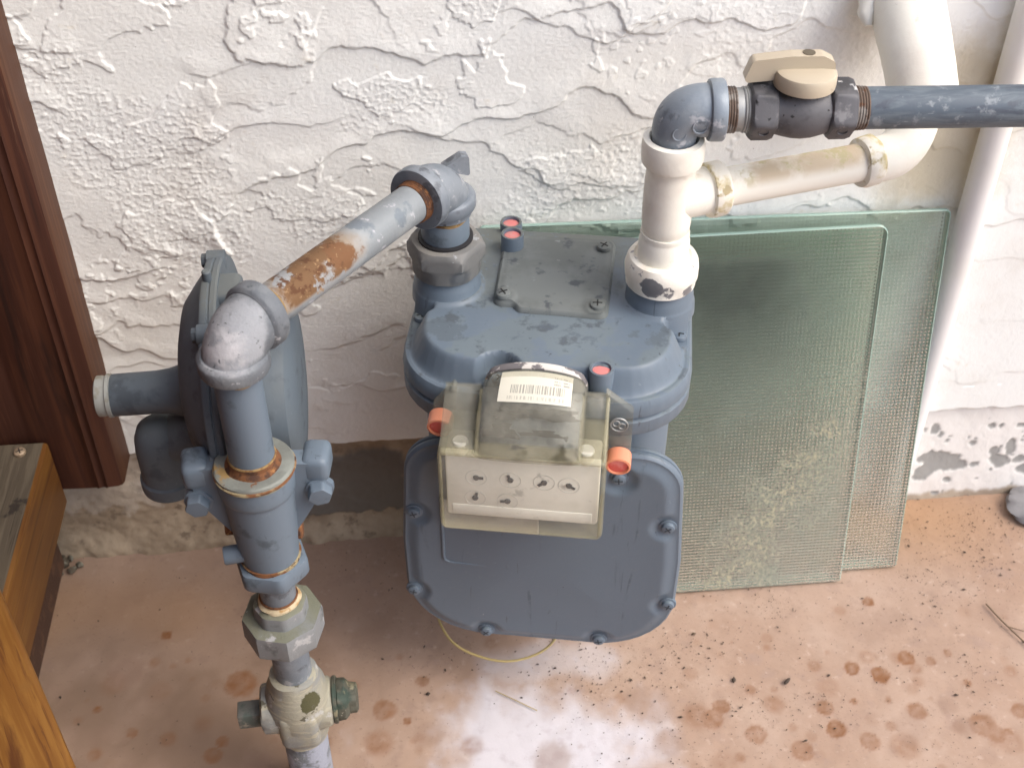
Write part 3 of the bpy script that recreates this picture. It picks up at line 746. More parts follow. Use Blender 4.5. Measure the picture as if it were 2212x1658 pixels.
for k in range(8):
    mk('unseen_board', box((-.43, -.12 - k * .145, 1.15), (.02, .139, 2.14), bev=.002, segs=1), M['redwood'], fence)  # left of the rail and out of view, made tall to block sky

for k in range(4):
    mk('unseen_board', box((-.375 + k * .145, -1.22, 1.15), (.139, .02, 2.14), bev=.002, segs=1), M['redwood'], fence)  # unseen return added behind the camera to darken the lower left

# ------------------------------------------------------------------ gas meter
A_M = R(-11.2); MC = np.array([.0945, -.133, 0])
def mg(p):
    c, s = math.cos(A_M), math.sin(A_M)
    return np.array([MC[0] + p[0] * c - p[1] * s, MC[1] + p[0] * s + p[1] * c, p[2]])
def ml(geo): return np.array([mg(p) for p in geo[0]]), geo[1]
meter = root('gas_meter', 'blue grey painted gas meter with a clear dial cover and red seal plugs', 'gas meter', tuple(mg((0, 0, .1))))

# lower case
body_o = roundpoly([(-.089, .052), (.089, .052), (.095, -.066), (-.095, -.066)], [.03, .03, .045, .045])
mk('case', ml(prism(body_o, lambda p: np.array(p), .112, .3515, .004)), M['meter_paint'], meter)

# top cover
cov = roundpoly([(-.1032, .083), (.1032, .083), (.1035, -.094), (.040, -.0975), (-.040, -.0975), (-.1035, -.094)], [.03, .03, .052, .01, .01, .052])
NOT = [(-.0950, -.021, .0098), (.0940, -.023, .0098), (-.030, -.0875, .0115)]
def Hc(u, v, d):
    k = sstep(-.035, .004, v)
    t0 = np.clip((d - (.0055 - .0035 * k)) / (.0125 - .0050 * k), 0, 1)
    h = .3690 + .0190 * t0 * t0 * (3 - 2 * t0) + .0006 * np.sin(u * 40) * sstep(.03, .05, d)
    mid = sstep(.045, .02, np.abs(u)) * sstep(-.055, -.09, v)
    h = h - mid * .002
    for nx, ny, nr in NOT:
        q = np.hypot(u - nx, v - ny); t = sstep(nr * 1.5, nr * .95, q); h = h * (1 - t) + .3710 * t
    for bx in (-.077, .077):
        q = np.hypot(u - bx, v); t = sstep(.029, .0245, q); h = np.maximum(h, h * (1 - t) + .3905 * t)
    q = np.hypot(u, v + .06); h = h + .0015 * sstep(.04, .0, q)
    return h
sk = [(.004, .3380), (.0012, .3392), (.0002, .3415), (.0002, .3512), (.0026, .3524), (.0026, .3548), (.0002, .3560), (0, .3600), (.0008, .3655), (.0024, .3683), (.0042, .3690)]
mk('top_cover', ml(panel(cov, Hc, lambda p: np.array(p), sk, 360, 60)), M['meter_paint'], meter)

# bosses under the connections
for bx in (-.077, .077):
    mk('boss', ml(lathe([(.0262, .380), (.0256, .3885), (.0250, .3900), (.0243, .3915), (.0243, .3950), (.0236, .3965), (.0225, .4035)], (bx, 0, 0))), M['meter_paint'], meter)

# front cover
fc = roundpoly([(-.0985, .315), (.1025, .315), (.1095, .205), (.1085, .1035), (.052, .0955), (-.045, .0955), (-.1045, .1035), (-.1055, .205)], [.034, .034, .05, .062, .05, .05, .062, .05])
FS = [(-.0945, .2405), (-.0990, .1490), (-.0412, .1035), (.0513, .1045), (.1035, .1560), (.0965, .2455)]
def Hf(u, v, d):
    h = .0012 + .0036 * sstep(.003, .014, d) + .0022 * sstep(.02, .09, d)
    for sx, sz in FS + [(.058, .292), (-.060, .292)]:
        q = np.hypot(u - sx, v - sz); t = sstep(.0155, .0075, q); h = h * (1 - t) + .0014 * t
    return h
fmapF = lambda p: np.array([p[0], -.0885 - p[2], p[1]])
skf = [(.004, -.010), (.0008, -.0088), (0, -.0070), (.0004, -.0056), (.0015, -.0050), (.0015, -.0042), (.0003, -.0034), (0, -.0018), (.0006, -.0002), (.002, .0009)]
mk('front_cover', ml(panel(fc, Hf, fmapF, skf, 380, 60)), M['meter_paint'], meter)
for k, (sx, sz) in enumerate(FS + [(.0575, .293)]):
    o = mk('screw', ml(join(lathe([(.0066, -.001), (.0066, .0012), (.006, .0016)], (sx, -.0895, sz), (0, -1, 0), 24), screwhead((sx, -.091, sz), (0, -1, 0), .0050, .0034))), M['meter_paint'], meter)
    mk('slot', ml(slot((sx, -.091, sz), (0, -1, 0), .0050, .0034, .35 + k)), M['slot_dark'], o)
for k, (sx, sy, sz) in enumerate([(-.0940, -.021, .3712), (.0930, -.023, .3712), (-.029, -.0830, .3708)]):
    o = mk('screw', ml(screwhead((sx, sy, sz), (0, 0, 1), .0056, .004)), M['meter_paint'], meter)
    mk('slot', ml(slot((sx, sy, sz), (0, 0, 1), .0056, .004, .5 + k)), M['dark'], o)

fr = [(-.0730, .262), (-.0730, .196), (-.0722, .1915), (-.0690, .1893), (-.0640, .1885), (-.004, .1885), (.0010, .1893), (.0040, .1915), (.0047, .196), (.0047, .262)]
mk('name_frame', ml(tube([(a, -.0885 - float(Hf(np.array([a]), np.array([b]), np.array([.035]))[0]) - .0001, b) for a, b in fr], .0013, 10)), M['meter_paint'], meter)

# hand hole plate on top
hp = roundpoly([(-.041, .064), (.0425, .064), (.0405, -.030), (-.022, -.0265), (-.026, -.0205), (-.0405, -.0205)], [.006, .006, .006, .004, .004, .006], 5)
def Hp(u, v, d):
    h = .3915 + .0006 * sstep(.002, .006, d)
    for sx, sy in ((-.0345, -.0145), (.0335, -.0205)):
        q = np.hypot(u - sx, v - sy); h = h + .0012 * sstep(.0105, .008, q)
    return h
plate = mk('cover_plate', ml(panel(hp, Hp, lambda p: np.array(p), [(-.0015, .3865), (-.001, .3885), (0, .3905), (.0008, .3913)], 200, 30)), M['plate_paint'], meter)
for k, (sx, sy) in enumerate(((-.0345, -.0145), (.0335, -.0205), (.0345, .051))):
    o = mk('screw', ml(screwhead((sx, sy, .3925), (0, 0, 1), .0056, .0036)), M['plate_paint'], plate)
    mk('slot', ml(slot((sx, sy, .3925), (0, 0, 1), .0058, .0036, .6 + k)), M['dark'], plate)

# red seal plugs
for sx, sy, z0, z1, rr in ((-.0345, .0475, .385, .4035, .0085), (-.0385, .0760, .375, .3945, .0085), (.0400, -.0835, .352, .3895, .0086)):
    o = mk('seal_cup', ml(lathe([(rr * 1.02, z0), (rr, z1 - .001), (rr * .96, z1), (rr * .78, z1), (rr * .74, z1 - .001), (rr * .70, z1 - .005)], (sx, sy, 0), (0, 0, 1), 32)), M['meter_paint'], meter)
    mk('seal_plug', ml(lathe([(rr * .72, z1 - .007), (rr * .72, z1 - .0024), (rr * .5, z1 - .0018)], (sx, sy, 0), (0, 0, 1), 24)), M['red_faded'], o)

def grid(P):
    n, m = P.shape[:2]
    f = [[i * m + j, i * m + j + 1, (i + 1) * m + j + 1, (i + 1) * m + j] for i in range(n - 1) for j in range(m - 1)]
    return P.reshape(-1, 3), f
# dial unit: white box, dials, clear cover
idx = mk('index_box', ml(join(box((-.0085, -.1205, .3170), (.1055, .026, .0590), bev=.0022), box((-.0085, -.1212, .2945), (.098, .026, .0095), bev=.001),
                               *[lathe([(.0055, 0), (.0055, .011), (.005, .012)], (x, -.128, .3435), (0, 0, 1), 20) for x in (-.051, .034)])), M['white_box'], meter)
for k, (dx, dz, sz) in enumerate([(-.040, .3265, .0055), (-.0165, .3265, .0058), (.0065, .3265, .0055), (.0235, .3255, .0055), (-.041, .3065, .0062), (-.0185, .3055, .0058)]):
    mk('dial', ml(torus((dx, -.1336, dz), (0, 1, 0), .0072, .00016, 24, 6)), M['dial_line'], idx)
    mk('needle', ml(join(lathe([(.0023, 0), (.0019, .0012)], (dx, -.1334, dz), (0, -1, 0), 12),
       box((dx + .0022 * math.cos(k * 1.9), -.1340, dz + .0022 * math.sin(k * 1.9)), (sz, .0006, .0019), M=Matrix.Rotation(-k * 1.9, 4, 'Y')))), M['dial_ink'], idx)
mk('index_plate', ml(grid(np.array([[(xx, yy, zz) for xx in (-.0385, -.015, .008, .029)] for yy, zz in ((-.098, .3775), (-.108, .3745), (-.118, .3640), (-.127, .3520), (-.131, .3455))]))), M['index_plate'], meter, solid=.001)
mk('name_card', ml(box((-.0345, -.1012, .2525), (.071, .0015, .030), bev=.0006, segs=1)), M['paper_grey'], meter)

# curved upper housing (barrel) of the clear cover
def arch():
    prof = [(-.090, .3860), (-.100, .3868), (-.110, .3848), (-.119, .3800), (-.1265, .3735), (-.1325, .3655), (-.1365, .3570), (-.1385, .3505)]
    n = 25; P = []
    pr = np.array(prof); T = np.gradient(pr, axis=0); T /= np.linalg.norm(T, axis=1)[:, None]; Nn = np.c_[T[:, 1], -T[:, 0]]
    Nn *= np.sign(Nn[:, 1].sum())
    for i in range(len(pr)):
        row = []
        t = i / (len(pr) - 1); xl = -.0365 - .005 * t; xr = .0305
        bulge = .0055 * (1 - t) + .0012
        for k in range(n):
            s = -1 + 2 * k / (n - 1)
            x = (xl + xr) / 2 + (xr - xl) / 2 * s
            e = math.sqrt(max(0, 1 - (abs(s) ** 9)))
            off = bulge * (1 - s * s) - .006 * (1 - e)
            row.append((x, pr[i, 0] + Nn[i, 0] * off, pr[i, 1] + Nn[i, 1] * off))
        # side walls going back
        row = [(xl, max(row[0][1], row[0][1]) + .022, row[0][2] - .012)] + row + [(xr, row[-1][1] + .022, row[-1][2] - .012)]
        P.append(row)
    return np.array(P)
AR = arch()
cover = mk('dial_cover', ml(grid(AR)), M['plastic_dirty'], meter, solid=.0014)
# the pale top rim of the barrel with flakes of old grey paint
rim = AR[:2, 1:-1].copy(); rim[:, :, 2] += .0016; rim[1] = rim[0] * .45 + rim[1] * .55
back = rim[0:1].copy(); back[:, :, 1] += .004; back[:, :, 2] -= .008
M['rim'] = mat('rim', (.62, .59, .55), .6, layers=[([('n', 85, .47, .53)], (.15, .14, .145), .7)])
mk('cover_rim', ml(grid(np.vstack([back, rim]))), M['rim'], cover, solid=.001)
# lower front window and sides
def lower():
    o = roundpoly([(-.0645, .3530), (.0470, .3530), (.0470, .2790), (-.0645, .2790)], [.003, .003, .004, .004], 5)
    rows = [np.c_[o[:, 0], np.full(len(o), -.096), o[:, 1]], np.c_[o[:, 0], np.full(len(o), -.136), o[:, 1]]]
    q = inset(o, .0006); rows.append(np.c_[q[:, 0], np.full(len(o), -.1378), q[:, 1]])
    q = inset(o, .002); rows.append(np.c_[q[:, 0], np.full(len(o), -.1384), q[:, 1]])
    v, f = rings(np.array(rows), False); n = len(o)
    sides = (v, f)
    q = inset(o, .002); return sides, (np.c_[q[:, 0], np.full(n, -.1384), q[:, 1]], [list(range(n))])
s_, w_ = lower()
mk('cover_side', ml(s_), M['plastic_edge'], cover, solid=.0012)
mk('cover_window', ml(w_), M['plastic_front'], cover)
# shoulders either side of the barrel
for xa, xb in ((-.0645, -.0400), (.0300, .0470)):
    P = np.array([[(xa, -.092, .3720), (xb, -.092, .3720)], [(xa, -.096, .3770), (xb, -.096, .3770)], [(xa, -.0985, .3755), (xb, -.0985, .3755)], [(xa, -.134, .3532), (xb, -.134, .3532)]])
    mk('cover_shoulder', ml(grid(P)), M['plastic_dirty'], cover, solid=.0014)
for xa in (-.0395, .0295, .0462):
    mk('cover_rib', ml(tube([(xa, -.100, .3775), (xa, -.122, .3670), (xa, -.1365, .3530)], .0013, 8)), M['plastic_edge'], cover)
# soot and dead gnats caught inside the barrel
for sx, sy, sz, rx, rz in ((.006, -.118, .3725, .020, .0038), (-.020, -.120, .3705, .012, .0026), (-.024, -.1285, .3640, .012, .0050), (.004, -.1285, .3640, .014, .0022), (.018, -.121, .3730, .010, .0024), (-.022, -.119, .376, .003, .0016), (.020, -.131, .364, .0016, .0018), (-.012, -.1345, .3560, .005, .0012)):
    th = np.arange(18) * 2 * np.pi / 18
    rr = 1 + .3 * np.sin(th * 3 + sx * 900) + .2 * np.sin(th * 7 + sz * 500)
    pts = np.c_[rx * rr * np.cos(th), rz * rr * np.sin(th)]
    nrm = unit((0, -.72, .69)); upv = np.array([0, .69, .72]); c = np.array((sx, sy + .0025, sz + .0005))
    mk('soot_patch', ml(prism(pts, lambda p: c + np.array([p[0], 0, 0]) + upv * p[1] + nrm * p[2], 0, .0006)), M['soot'], cover)
# barcode sticker on the barrel
def sticker():
    i0, i1 = .60, 2.75
    rows = []; uv = []
    for a in np.linspace(i0, i1, 9):
        i = int(a); t = a - i; row = AR[i] * (1 - t) + AR[i + 1] * t
        js = np.linspace(5.0, 22.0, 20)
        r = []
        for b in js:
            j = int(b); s = b - j; p = row[j] * (1 - s) + row[min(j + 1, len(row) - 1)] * s
            r.append(p + np.array([0, -.0010, .0013])); uv.append(((b - 5) / 17, 1 - (a - i0) / (i1 - i0)))
        rows.append(r)
    return grid(np.array(rows)), uv
sg, suv = sticker()
mk('barcode_sticker', ml(sg), M['sticker'], cover, uv=suv)
# side lugs with the red wire-seal cups
for sx, pts, pl in ((-1, [(-.0735, .360), (-.0590, .3795), (-.0570, .377), (-.0600, .330), (-.0725, .330)], (-.0680, .3495)),
                    (1, [(.0445, .3815), (.0635, .3660), (.0640, .3230), (.0575, .3165), (.0455, .3190)], (.0560, .3250))):
    lug = mk('seal_lug', ml(prism(np.array(pts), lambda p: np.array([p[0], -.094 - p[2], p[1]]), 0, .006, .001)), M['plastic_dirty'], cover)
    ax = (0, -1, -.12)
    c = np.array((pl[0], -.0995, pl[1]))
    mk('seal_cup', ml(lathe([(.0088, 0), (.0088, .011), (.0074, .0115), (.0068, .008)], c, ax, 28)), M['orange'], lug)
    mk('seal_plug', ml(lathe([(.0070, .004), (.0070, .0098), (.005, .0104)], c, ax, 24)), M['red'], lug)
mk('lug_mark', ml(join(torus((.0545, -.1008, .3545), (0, 1, 0), .0058, .0007, 24, 6), torus((.0525, -.1008, .3555), (0, 1, 0), .0024, .0006, 16, 6), torus((.0565, -.1008, .3535), (0, 1, 0), .0024, .0006, 16, 6))), M['steel'], cover)

# ------------------------------------------------------------------ pipework
IN = mg((-.077, 0, 0)); OUT = mg((.0768, 0, 0)); RG = np.array([-.1125, -.283, 0])
up = np.array([0, 0, 1.0])

def swivel(name, label, at, mnut, mtail, gasket, hexed):
    r = root(name, label, 'meter coupling', tuple(at + up * .404))
    if hexed:
        prof = [(.0235, .4035, .0242), (.0246, .4045, .0248), (.0248, .4135, .0250), (.0250, .4155, .0268), (.0250, .4170, .0284), (.0250, .4245, .0284), (.0250, .4270, .0262), (.0236, .4295, .0240), (.0200, .4300, .0203)]
        mk('swivel_nut', lathe(prof, at, up, 72, 6, rot=.35), mnut, r)
    else:
        prof = [(.0238, .4035), (.0248, .4045), (.0250, .410), (.0258, .4115), (.0262, .418), (.0252, .4235), (.0235, .4265), (.0205, .4275), (.0190, .4262)]
        mk('swivel_nut', lathe(prof, at, up, 56, wob=.0003), mnut, r)
    return r
sw1 = swivel('inlet_coupling', 'grey hexagonal swivel nut on the left top of the gas meter', IN, M['nut_grey'], None, True, True)
mk('gasket', lathe([(.0196, .428), (.0196, .4318), (.017, .4322)], IN), M['rubber'], sw1)
mk('tailpiece', lathe([(.0165, .428), (.0172, .4335), (.0172, .4465), (.0163, .4485)], IN), M['grey_paint'], sw1)
mk('thread_ring', lathe([(.0155, .448), (.0158, .4502), (.0150, .4512), (.0156, .4528), (.0148, .4540), (.0154, .4560), (.0146, .4590)], IN, wob=.0002), M['rust'], sw1)
mk('sealant_ring', lathe([(.0165, .4475), (.0168, .4490), (.0158, .4502)], IN, wob=.0005), M['ochre'], sw1)
sw2 = swivel('outlet_coupling', 'white painted swivel nut with chipped paint on the right top of the meter', OUT, M['white_chipped'], None, False, False)
mk('tailpiece', lathe([(.0178, .424), (.0180, .4275), (.0178, .4400), (.0170, .4425), (.0168, .4440), (.0172, .4450), (.0170, .4475)], OUT), M['white_paint'], sw2)

# white tee on the outlet
TZ = .4735
bd = unit((.3131 - OUT[0], -.1157 - OUT[1], 0))
tee = root('pipe_tee', 'cream white painted pipe tee standing on the chipped white meter nut', 'pipe tee', tuple(OUT + up * .447))
mk('run', lathe([(.0150, .4475), (.0165, .4500), (.0170, .4560), (.0172, .4640), (.0172, .4830), (.0166, .4930), (.0166, .4990), (.0178, .5012)], OUT, seg=48), M['white_paint'], tee)
mk('collar', lathe([(.0172, .5010), (.0200, .5022), (.0209, .5060), (.0209, .5160), (.0200, .5195), (.0165, .5205), (.0152, .5185), (.0148, .512)], OUT, wob=.0003), M['white_paint'], tee)
B0 = OUT + up * TZ
mk('branch_socket', lathe([(.0165, .004), (.0160, .018), (.0158, .027), (.0172, .0280)], B0, bd), M['white_paint'], tee)
mk('branch_collar', lathe([(.0165, .0275), (.0188, .0285), (.0192, .032), (.0190, .0385), (.0178, .0400), (.0145, .0402)], B0, bd, wob=.0004), M['pvc_stain'], tee)

gz = .5395
gd = unit((.391 - .2871, -.168 + .1587, 0)); gd = unit((1, -.062, 0))
elb = root('outlet_elbow', 'grey galvanised elbow turning from the white tee to the black valve', 'pipe elbow', tuple(OUT + up * .51))
def elbow(r, at, da, db, reach_a, reach_b, rad, m, band, bl=.009, emb=True, seg=40, wob=0.0, mband=None):
    da, db = unit(da), unit(db)
    p = np.vstack([[at + da * reach_a], bez(at + da * rad * 1.35, at, at + db * rad * 1.35, 18), [at + db * reach_b]])
    mk('bend', tube(p, rad, seg, wob=wob), m, r)
    for dd, rc in ((da, reach_a), (db, reach_b)):
        if band:
            mk('band', lathe([(rad * 1.0, -bl - .0015), (band * .97, -bl), (band, -bl + .0012), (band, -.0015), (band * .97, 0), (rad * .86, .0003)], at + dd * rc, dd, seg), mband or m, r)
EC = OUT + up * gz
p = np.vstack([[OUT + up * .511], [OUT + up * .520], bez(EC - up * .016, EC, EC + gd * .016, 18), [EC + gd * .0225]])
mk('bend', tube(p, np.r_[.0142, .0145, np.linspace(.0150, .0172, 18), .0172], 44), M['galv_light'], elb)
mk('band', lathe([(.0172, -.0105), (.0196, -.0095), (.0201, -.008), (.0201, -.001), (.0194, 0), (.0145, .0002)], EC + gd * .0300, gd, 44), M['galv_light'], elb)
nn = np.cross(gd, up)
mk('cast_mark', join(torus(EC + gd * .013 + nn * .0165 - up * .003, nn, .0045, .0007, 24, 6), torus(EC + gd * .0005 + nn * .0150 - up * .009, nn, .0042, .0006, 24, 6)), M['galv_light'], elb)
mk('rust_ring', lathe([(.0158, .5075), (.0163, .5140), (.0150, .5150)], OUT, wob=.0006), M['rust'], elb)

# nipple, valve, horizontal pipe
def at_(t, dz=0): return EC + gd * t + up * dz
nip = root('valve_nipple', 'short threaded steel nipple between the grey elbow and the black valve', 'pipe nipple', tuple(at_(.040)))
mk('barrel', lathe([(.0135, .0300), (.0140, .0320), (.0140, .0480), (.0135, .049)], EC, gd), M['steel'], nip)
mk('thread', join(*[torus(at_(.0313 + k * .0017), gd, .0142, .0009, 36, 6) for k in range(4)]), M['thread'], nip)
mk('thread', join(*[torus(at_(.0425 + k * .0017), gd, .0142, .0008, 36, 6) for k in range(3)]), M['steel'], nip)

valve = root('shutoff_valve', 'black gas shutoff valve with a beige lever handle', 'valve', tuple(at_(.085, .02)))
mk('body', tube([at_(t) for t in (.050, .056, .062, .068, .074, .080, .086, .092, .098, .104, .110)], [.0135, .0145, .0155, .0172, .0185, .0190, .0185, .0170, .0152, .0145, .0140], 40), M['valve_black'], valve)
for a, b in ((.0455, .0630), (.0960, .1135)):
    mk('hex_end', lathe([(.0150, a, .0165), (.0172, a + .0015, .0185), (.0174, a + .003, .0198), (.0174, b - .004, .0198), (.0170, b - .0012, .0186), (.0150, b, .0162)], EC, gd, 72, 6, rot=.12), M['valve_black'], valve)
    mk('cast_ring', torus(EC + gd * (a + b) / 2 + nn * .0162 - up * .0075, nn * .9 - up * .45, .0034, .0005, 24, 6), M['valve_black'], valve)
mk('bonnet', lathe([(.0125, .010), (.0135, .014), (.0135, .0195), (.012, .0205)], at_(.080), up, 36), M['valve_black'], valve)
def handle():
    c = at_(.0795)
    disc = lathe([(.0150, .0165), (.0180, .0170), (.0196, .0178), (.0198, .0200), (.0197, .0255), (.0188, .0275), (.016, .0284), (.008, .0288)], c, up, 48)
    # lever rib: runs along the pipe towards the elbow, tapering at its far end
    side = np.cross(up, gd)
    pts = [(-.0385, .0215), (-.0345, .0345), (-.010, .0372), (.0095, .0372), (.0175, .0330), (.0185, .0245), (-.0365, .0195)]
    po = roundpoly(pts, [.0015, .004, .006, .006, .004, .002, .0015], 4)
    w = .0052
    rib = prism(po, lambda p: c + gd * p[0] + up * p[1] + side * (p[2] + .004), -w, w, .0012)
    return disc, rib
d_, r_ = handle()
hd_ = mk('handle', join(d_, r_), M['handle'], valve)
mk('handle_slot', lathe([(.0040, .0360), (.0040, .0376), (.003, .0377)], at_(.0805) + np.cross(up, gd) * .004, up, 20), M['handle_hole'], hd_)

pipe = root('steel_pipe', 'long blue grey steel pipe running from the black valve out to the right', 'pipe', tuple(at_(.25)))
mk('barrel', tube([at_(t) for t in (.119, .123, .2, .3, .42, .8, 1.4)], [.0130, .01355, .01355, .01355, .01355, .01355, .01355], 44), M['blue_pipe'], pipe)
mk('thread', join(*[torus(at_(.1135 + k * .0018), gd, .0136 - k * .00015, .0010, 36, 6) for k in range(5)]), M['thread'], pipe)

# white branch pipe, its elbow and the stub it enters
B1 = np.array([.3131, -.1157, TZ]); 
bp = root('branch_pipe', 'white branch pipe with brown staining running from the tee to the wall elbow', 'pipe', tuple(B0 + bd * .09))
mk('barrel', tube([B0 + bd * t for t in (.037, .041, .08, .12, .152)], .01345, 40, wob=.003), M['white_branch'], bp)
wall_elb = root('wall_elbow', 'white elbow with yellow sealant stain where the branch pipe turns to the wall', 'pipe elbow', tuple(B1 + bd * .02))
P0 = B0 + bd * .150; P1 = B0 + bd * .190; P2 = np.array([.3585, -.083, .508])
mk('bend', tube(np.vstack([[P0], [P0 + bd * .008], bez(P0 + bd * .012, P1, P2, 16)]), np.r_[.0158, .0160, np.linspace(.0162, .0168, 16)], 40), M['white_paint'], wall_elb)
mk('sealant_band', lathe([(.0135, -.006), (.0172, -.005), (.0180, -.002), (.0180, .0055), (.0165, .0075)], P0, bd, 40, wob=.0008), M['pvc_stain'], wall_elb)
stub = root('wall_stub_pipe', 'fat white pipe stub coming out of the stucco behind the grey pipe', 'pipe', (.36, -.01, .54))
Q = bez((.3600, -.094, .500), (.3625, -.070, .5215), (.3600, .004, .5620), 16)
mk('barrel', tube(Q, np.r_[np.linspace(.0235, .0250, 8), np.linspace(.0252, .0272, 8)], 44, wob=.004), M['white_paint'], stub)
mk('putty_lump', tube(bez((.3330, -.030, .534), (.331, -.020, .5485), (.337, -.012, .562), 8), [.003, .0055, .0065, .006, .0065, .006, .0045, .003], 14, wob=.12), M['white_paint'], stub)

# elbow on the meter inlet, sloping pipe, elbow on the regulator
IZ = .4765; RZ = .4835
IC = IN + up * IZ; RC = RG + up * RZ
dd = unit(RC - IC)
e1 = root('inlet_elbow', 'weathered grey elbow with a cast fin above the left meter nut', 'pipe elbow', tuple(IN + up * .459))
elbow(e1, IC, -up, dd, .020, .031, .0188, M['galv'], .0222, .009, seg=44)
mk('fin', prism(roundpoly([(-.010, .010), (.013, .002), (.0125, .0172), (.0070, .0182)], .0016, 3), lambda p: IC + np.array([.006, .003, 0]) + np.array([.9, .2, 0]) * p[0] + up * (p[1]) + unit((-.2, .98, 0)) * p[2], -.0045, .0045, .0015), M['galv'], e1)
L = np.linalg.norm(RC - IC)
ip = root('inlet_pipe', 'galvanised pipe with a rusty brown patch slanting from regulator to meter', 'pipe', tuple((IC + RC) / 2))
mk('barrel', tube([IC + dd * t for t in (.031, .04, .08, .12, L - .04, L - .032)], .01335, 44), M['inlet_pipe'], ip)
mk('rust_ring', join(*[torus(IC + dd * (.0312 + k * .0018), dd, .0136 - k * .0001, .0012, 36, 6) for k in range(4)]), M['rust'], ip)
mk('rust_ring', join(*[torus(RC - dd * (.0305 + k * .0017), dd, .0137, .0010, 36, 6) for k in range(3)]), M['ochre'], ip)
e2 = root('regulator_elbow', 'chalky white and grey corroded elbow above the gas regulator', 'pipe elbow', tuple(RG + up * .46))
elbow(e2, RC, -up, -dd, .0235, .029, .0190, M['galv_white'], .0215, .010, seg=48, wob=.006)
mk('rust_edge', torus(RC - dd * .0288, dd, .0178, .0013, 40, 6), M['rust'], e2)
rn = root('riser_nipple', 'short blue grey riser pipe between the corroded elbow and the regulator body', 'pipe nipple', tuple(RG + up * .40))
mk('barrel', lathe([(.0140, .376), (.0144, .379), (.0144, .459), (.0140, .4605)], RG, up, 44), M['grey_paint'], rn)
mk('sealant_ring', lathe([(.0146, .4545), (.0153, .4565), (.0158, .4600), (.0145, .4610)], RG, up, 44, wob=.0012), M['ochre'], rn)
mk('rust_ring', lathe([(.0180, .3805), (.0163, .3826), (.0153, .3836), (.0153, .3850), (.0146, .3863)], RG, up, 44, wob=.0006), M['rust'], rn)
mk('pale_ring', torus(RG + up * .3870, up, .0144, .0010, 40, 6), M['ochre'], rn)

# ------------------------------------------------------------------ gas regulator
reg = root('gas_regulator', 'blue grey gas pressure regulator with a round diaphragm case and side vent', 'gas regulator', tuple(RG + up * .25))
vb = mk('valve_body', lathe([(.0175, .2905), (.0192, .2925), (.0200, .302), (.0216, .325), (.0226, .345), (.0230, .3575), (.0240, .3587), (.0244, .3617), (.0250, .3735), (.0243, .3765), (.0232, .3775)], RG, up, 64), M['grey_paint'], reg)
mk('top_ring', lathe([(.0162, .3806), (.0243, .3806), (.0255, .3797), (.0259, .3772), (.0254, .3745), (.0240, .3735)], RG, up, 64, wob=.0004), M['ring_paint'], reg)
mk('rust_ring', lathe([(.0252, .3752), (.0262, .3758), (.0264, .3775), (.0254, .3785)], RG, up, 64, wob=.0005), M['ring_rust'], reg)
mk('hex_base', lathe([(.0205, .2765, .0228), (.0218, .2775, .0240), (.0226, .2795, .0252), (.0226, .2895, .0252), (.0218, .2918, .0242), (.0180, .2930, .020)], RG, up, 72, 6, rot=.3), M['grey_paint'], reg)
mk('rust_ring', lathe([(.0196, .2905), (.0206, .2925), (.0204, .2948), (.0190, .2952)], RG, up, 56, wob=.0006), M['ring_rust'], reg)
for sx in (-1, 1):
    c = RG + np.array([sx * .0385, .010, .3690])
    ear = mk('ear', join(box(c, (.018, .024, .020), rotz=sx * -.12, bev=.005, segs=3),
                         prism(roundpoly([(sx * .014, .3785), (sx * .036, .3765), (sx * .0415, .366), (sx * .0400, .350), (sx * .026, .325), (sx * .014, .305)], .003, 3), lambda p: RG + np.array([p[0], .006 + p[2], p[1]]), -.007, .007, .0015)), M['grey_paint'], reg)
    b = RG + np.array([sx * .0390, -.001, .3535 - (.004 if sx < 0 else 0)])
    mk('bolt_head', lathe([(.0090, -.004, .0095), (.0090, .0004, .0095), (.0072, .0010, .0082), (.0072, .0060, .0082), (.0066, .0075, .0074), (.003, .0078, .0035)], b, (sx * .06, -1, -.05), 48, 6, rot=.2), M['grey_paint'], ear)
mk('side_plug', lathe([(.0064, 0), (.0064, .012), (.0057, .013)], RG + np.array([-.0165, -.006, .303]), (-1, -.15, 0), 24), M['grey_paint'], reg)
mk('side_plug', lathe([(.0050, 0), (.0050, .009), (.0046, .010)], RG + np.array([-.0175, .006, .3155]), (-1, -.05, 0), 20), M['rust'], reg)
mk('side_plug', lathe([(.0062, 0), (.0062, .0060), (.005, .007)], RG + np.array([.0165, .004, .311]), (1, -.05, 0), 20), M['rust'], reg)
DC = np.array([-.135, -.195, .381])
X_ = np.array([1.0, 0, 0])
mk('neck', tube(bez(RG + np.array([0, .008, .33]), RG + np.array([-.004, .05, .34]), DC + np.array([.012, -.01, -.02]), 10), [.020] * 10, 32), M['grey_paint'], reg)
dome = mk('diaphragm_case', lathe([(.010, -.0265), (.0380, -.0262), (.0520, -.0225), (.0640, -.0140), (.0715, -.0080), (.0755, -.0040), (.0765, -.0010), (.076, 0)], DC, X_, 72), M['reg_paint_shaded'], reg)
mk('rim_flange', lathe([(.0760, -.0055), (.0795, -.0050), (.0805, -.0035), (.0805, -.0006), (.0796, 0), (.0796, .0008), (.0805, .0013), (.0805, .0042), (.0795, .0055), (.074, .006)], DC, X_, 96), M['reg_paint_shaded'], reg)
mk('spring_case', lathe([(.072, .0005), (.0710, .0060), (.0630, .0150), (.0600, .0180), (.0590, .034), (.0570, .0420), (.0500, .0470), (.030, .0490), (.01, .0495)], DC + np.array([0, .004, -.0165]), X_, 72), M['reg_paint_shaded'], reg)
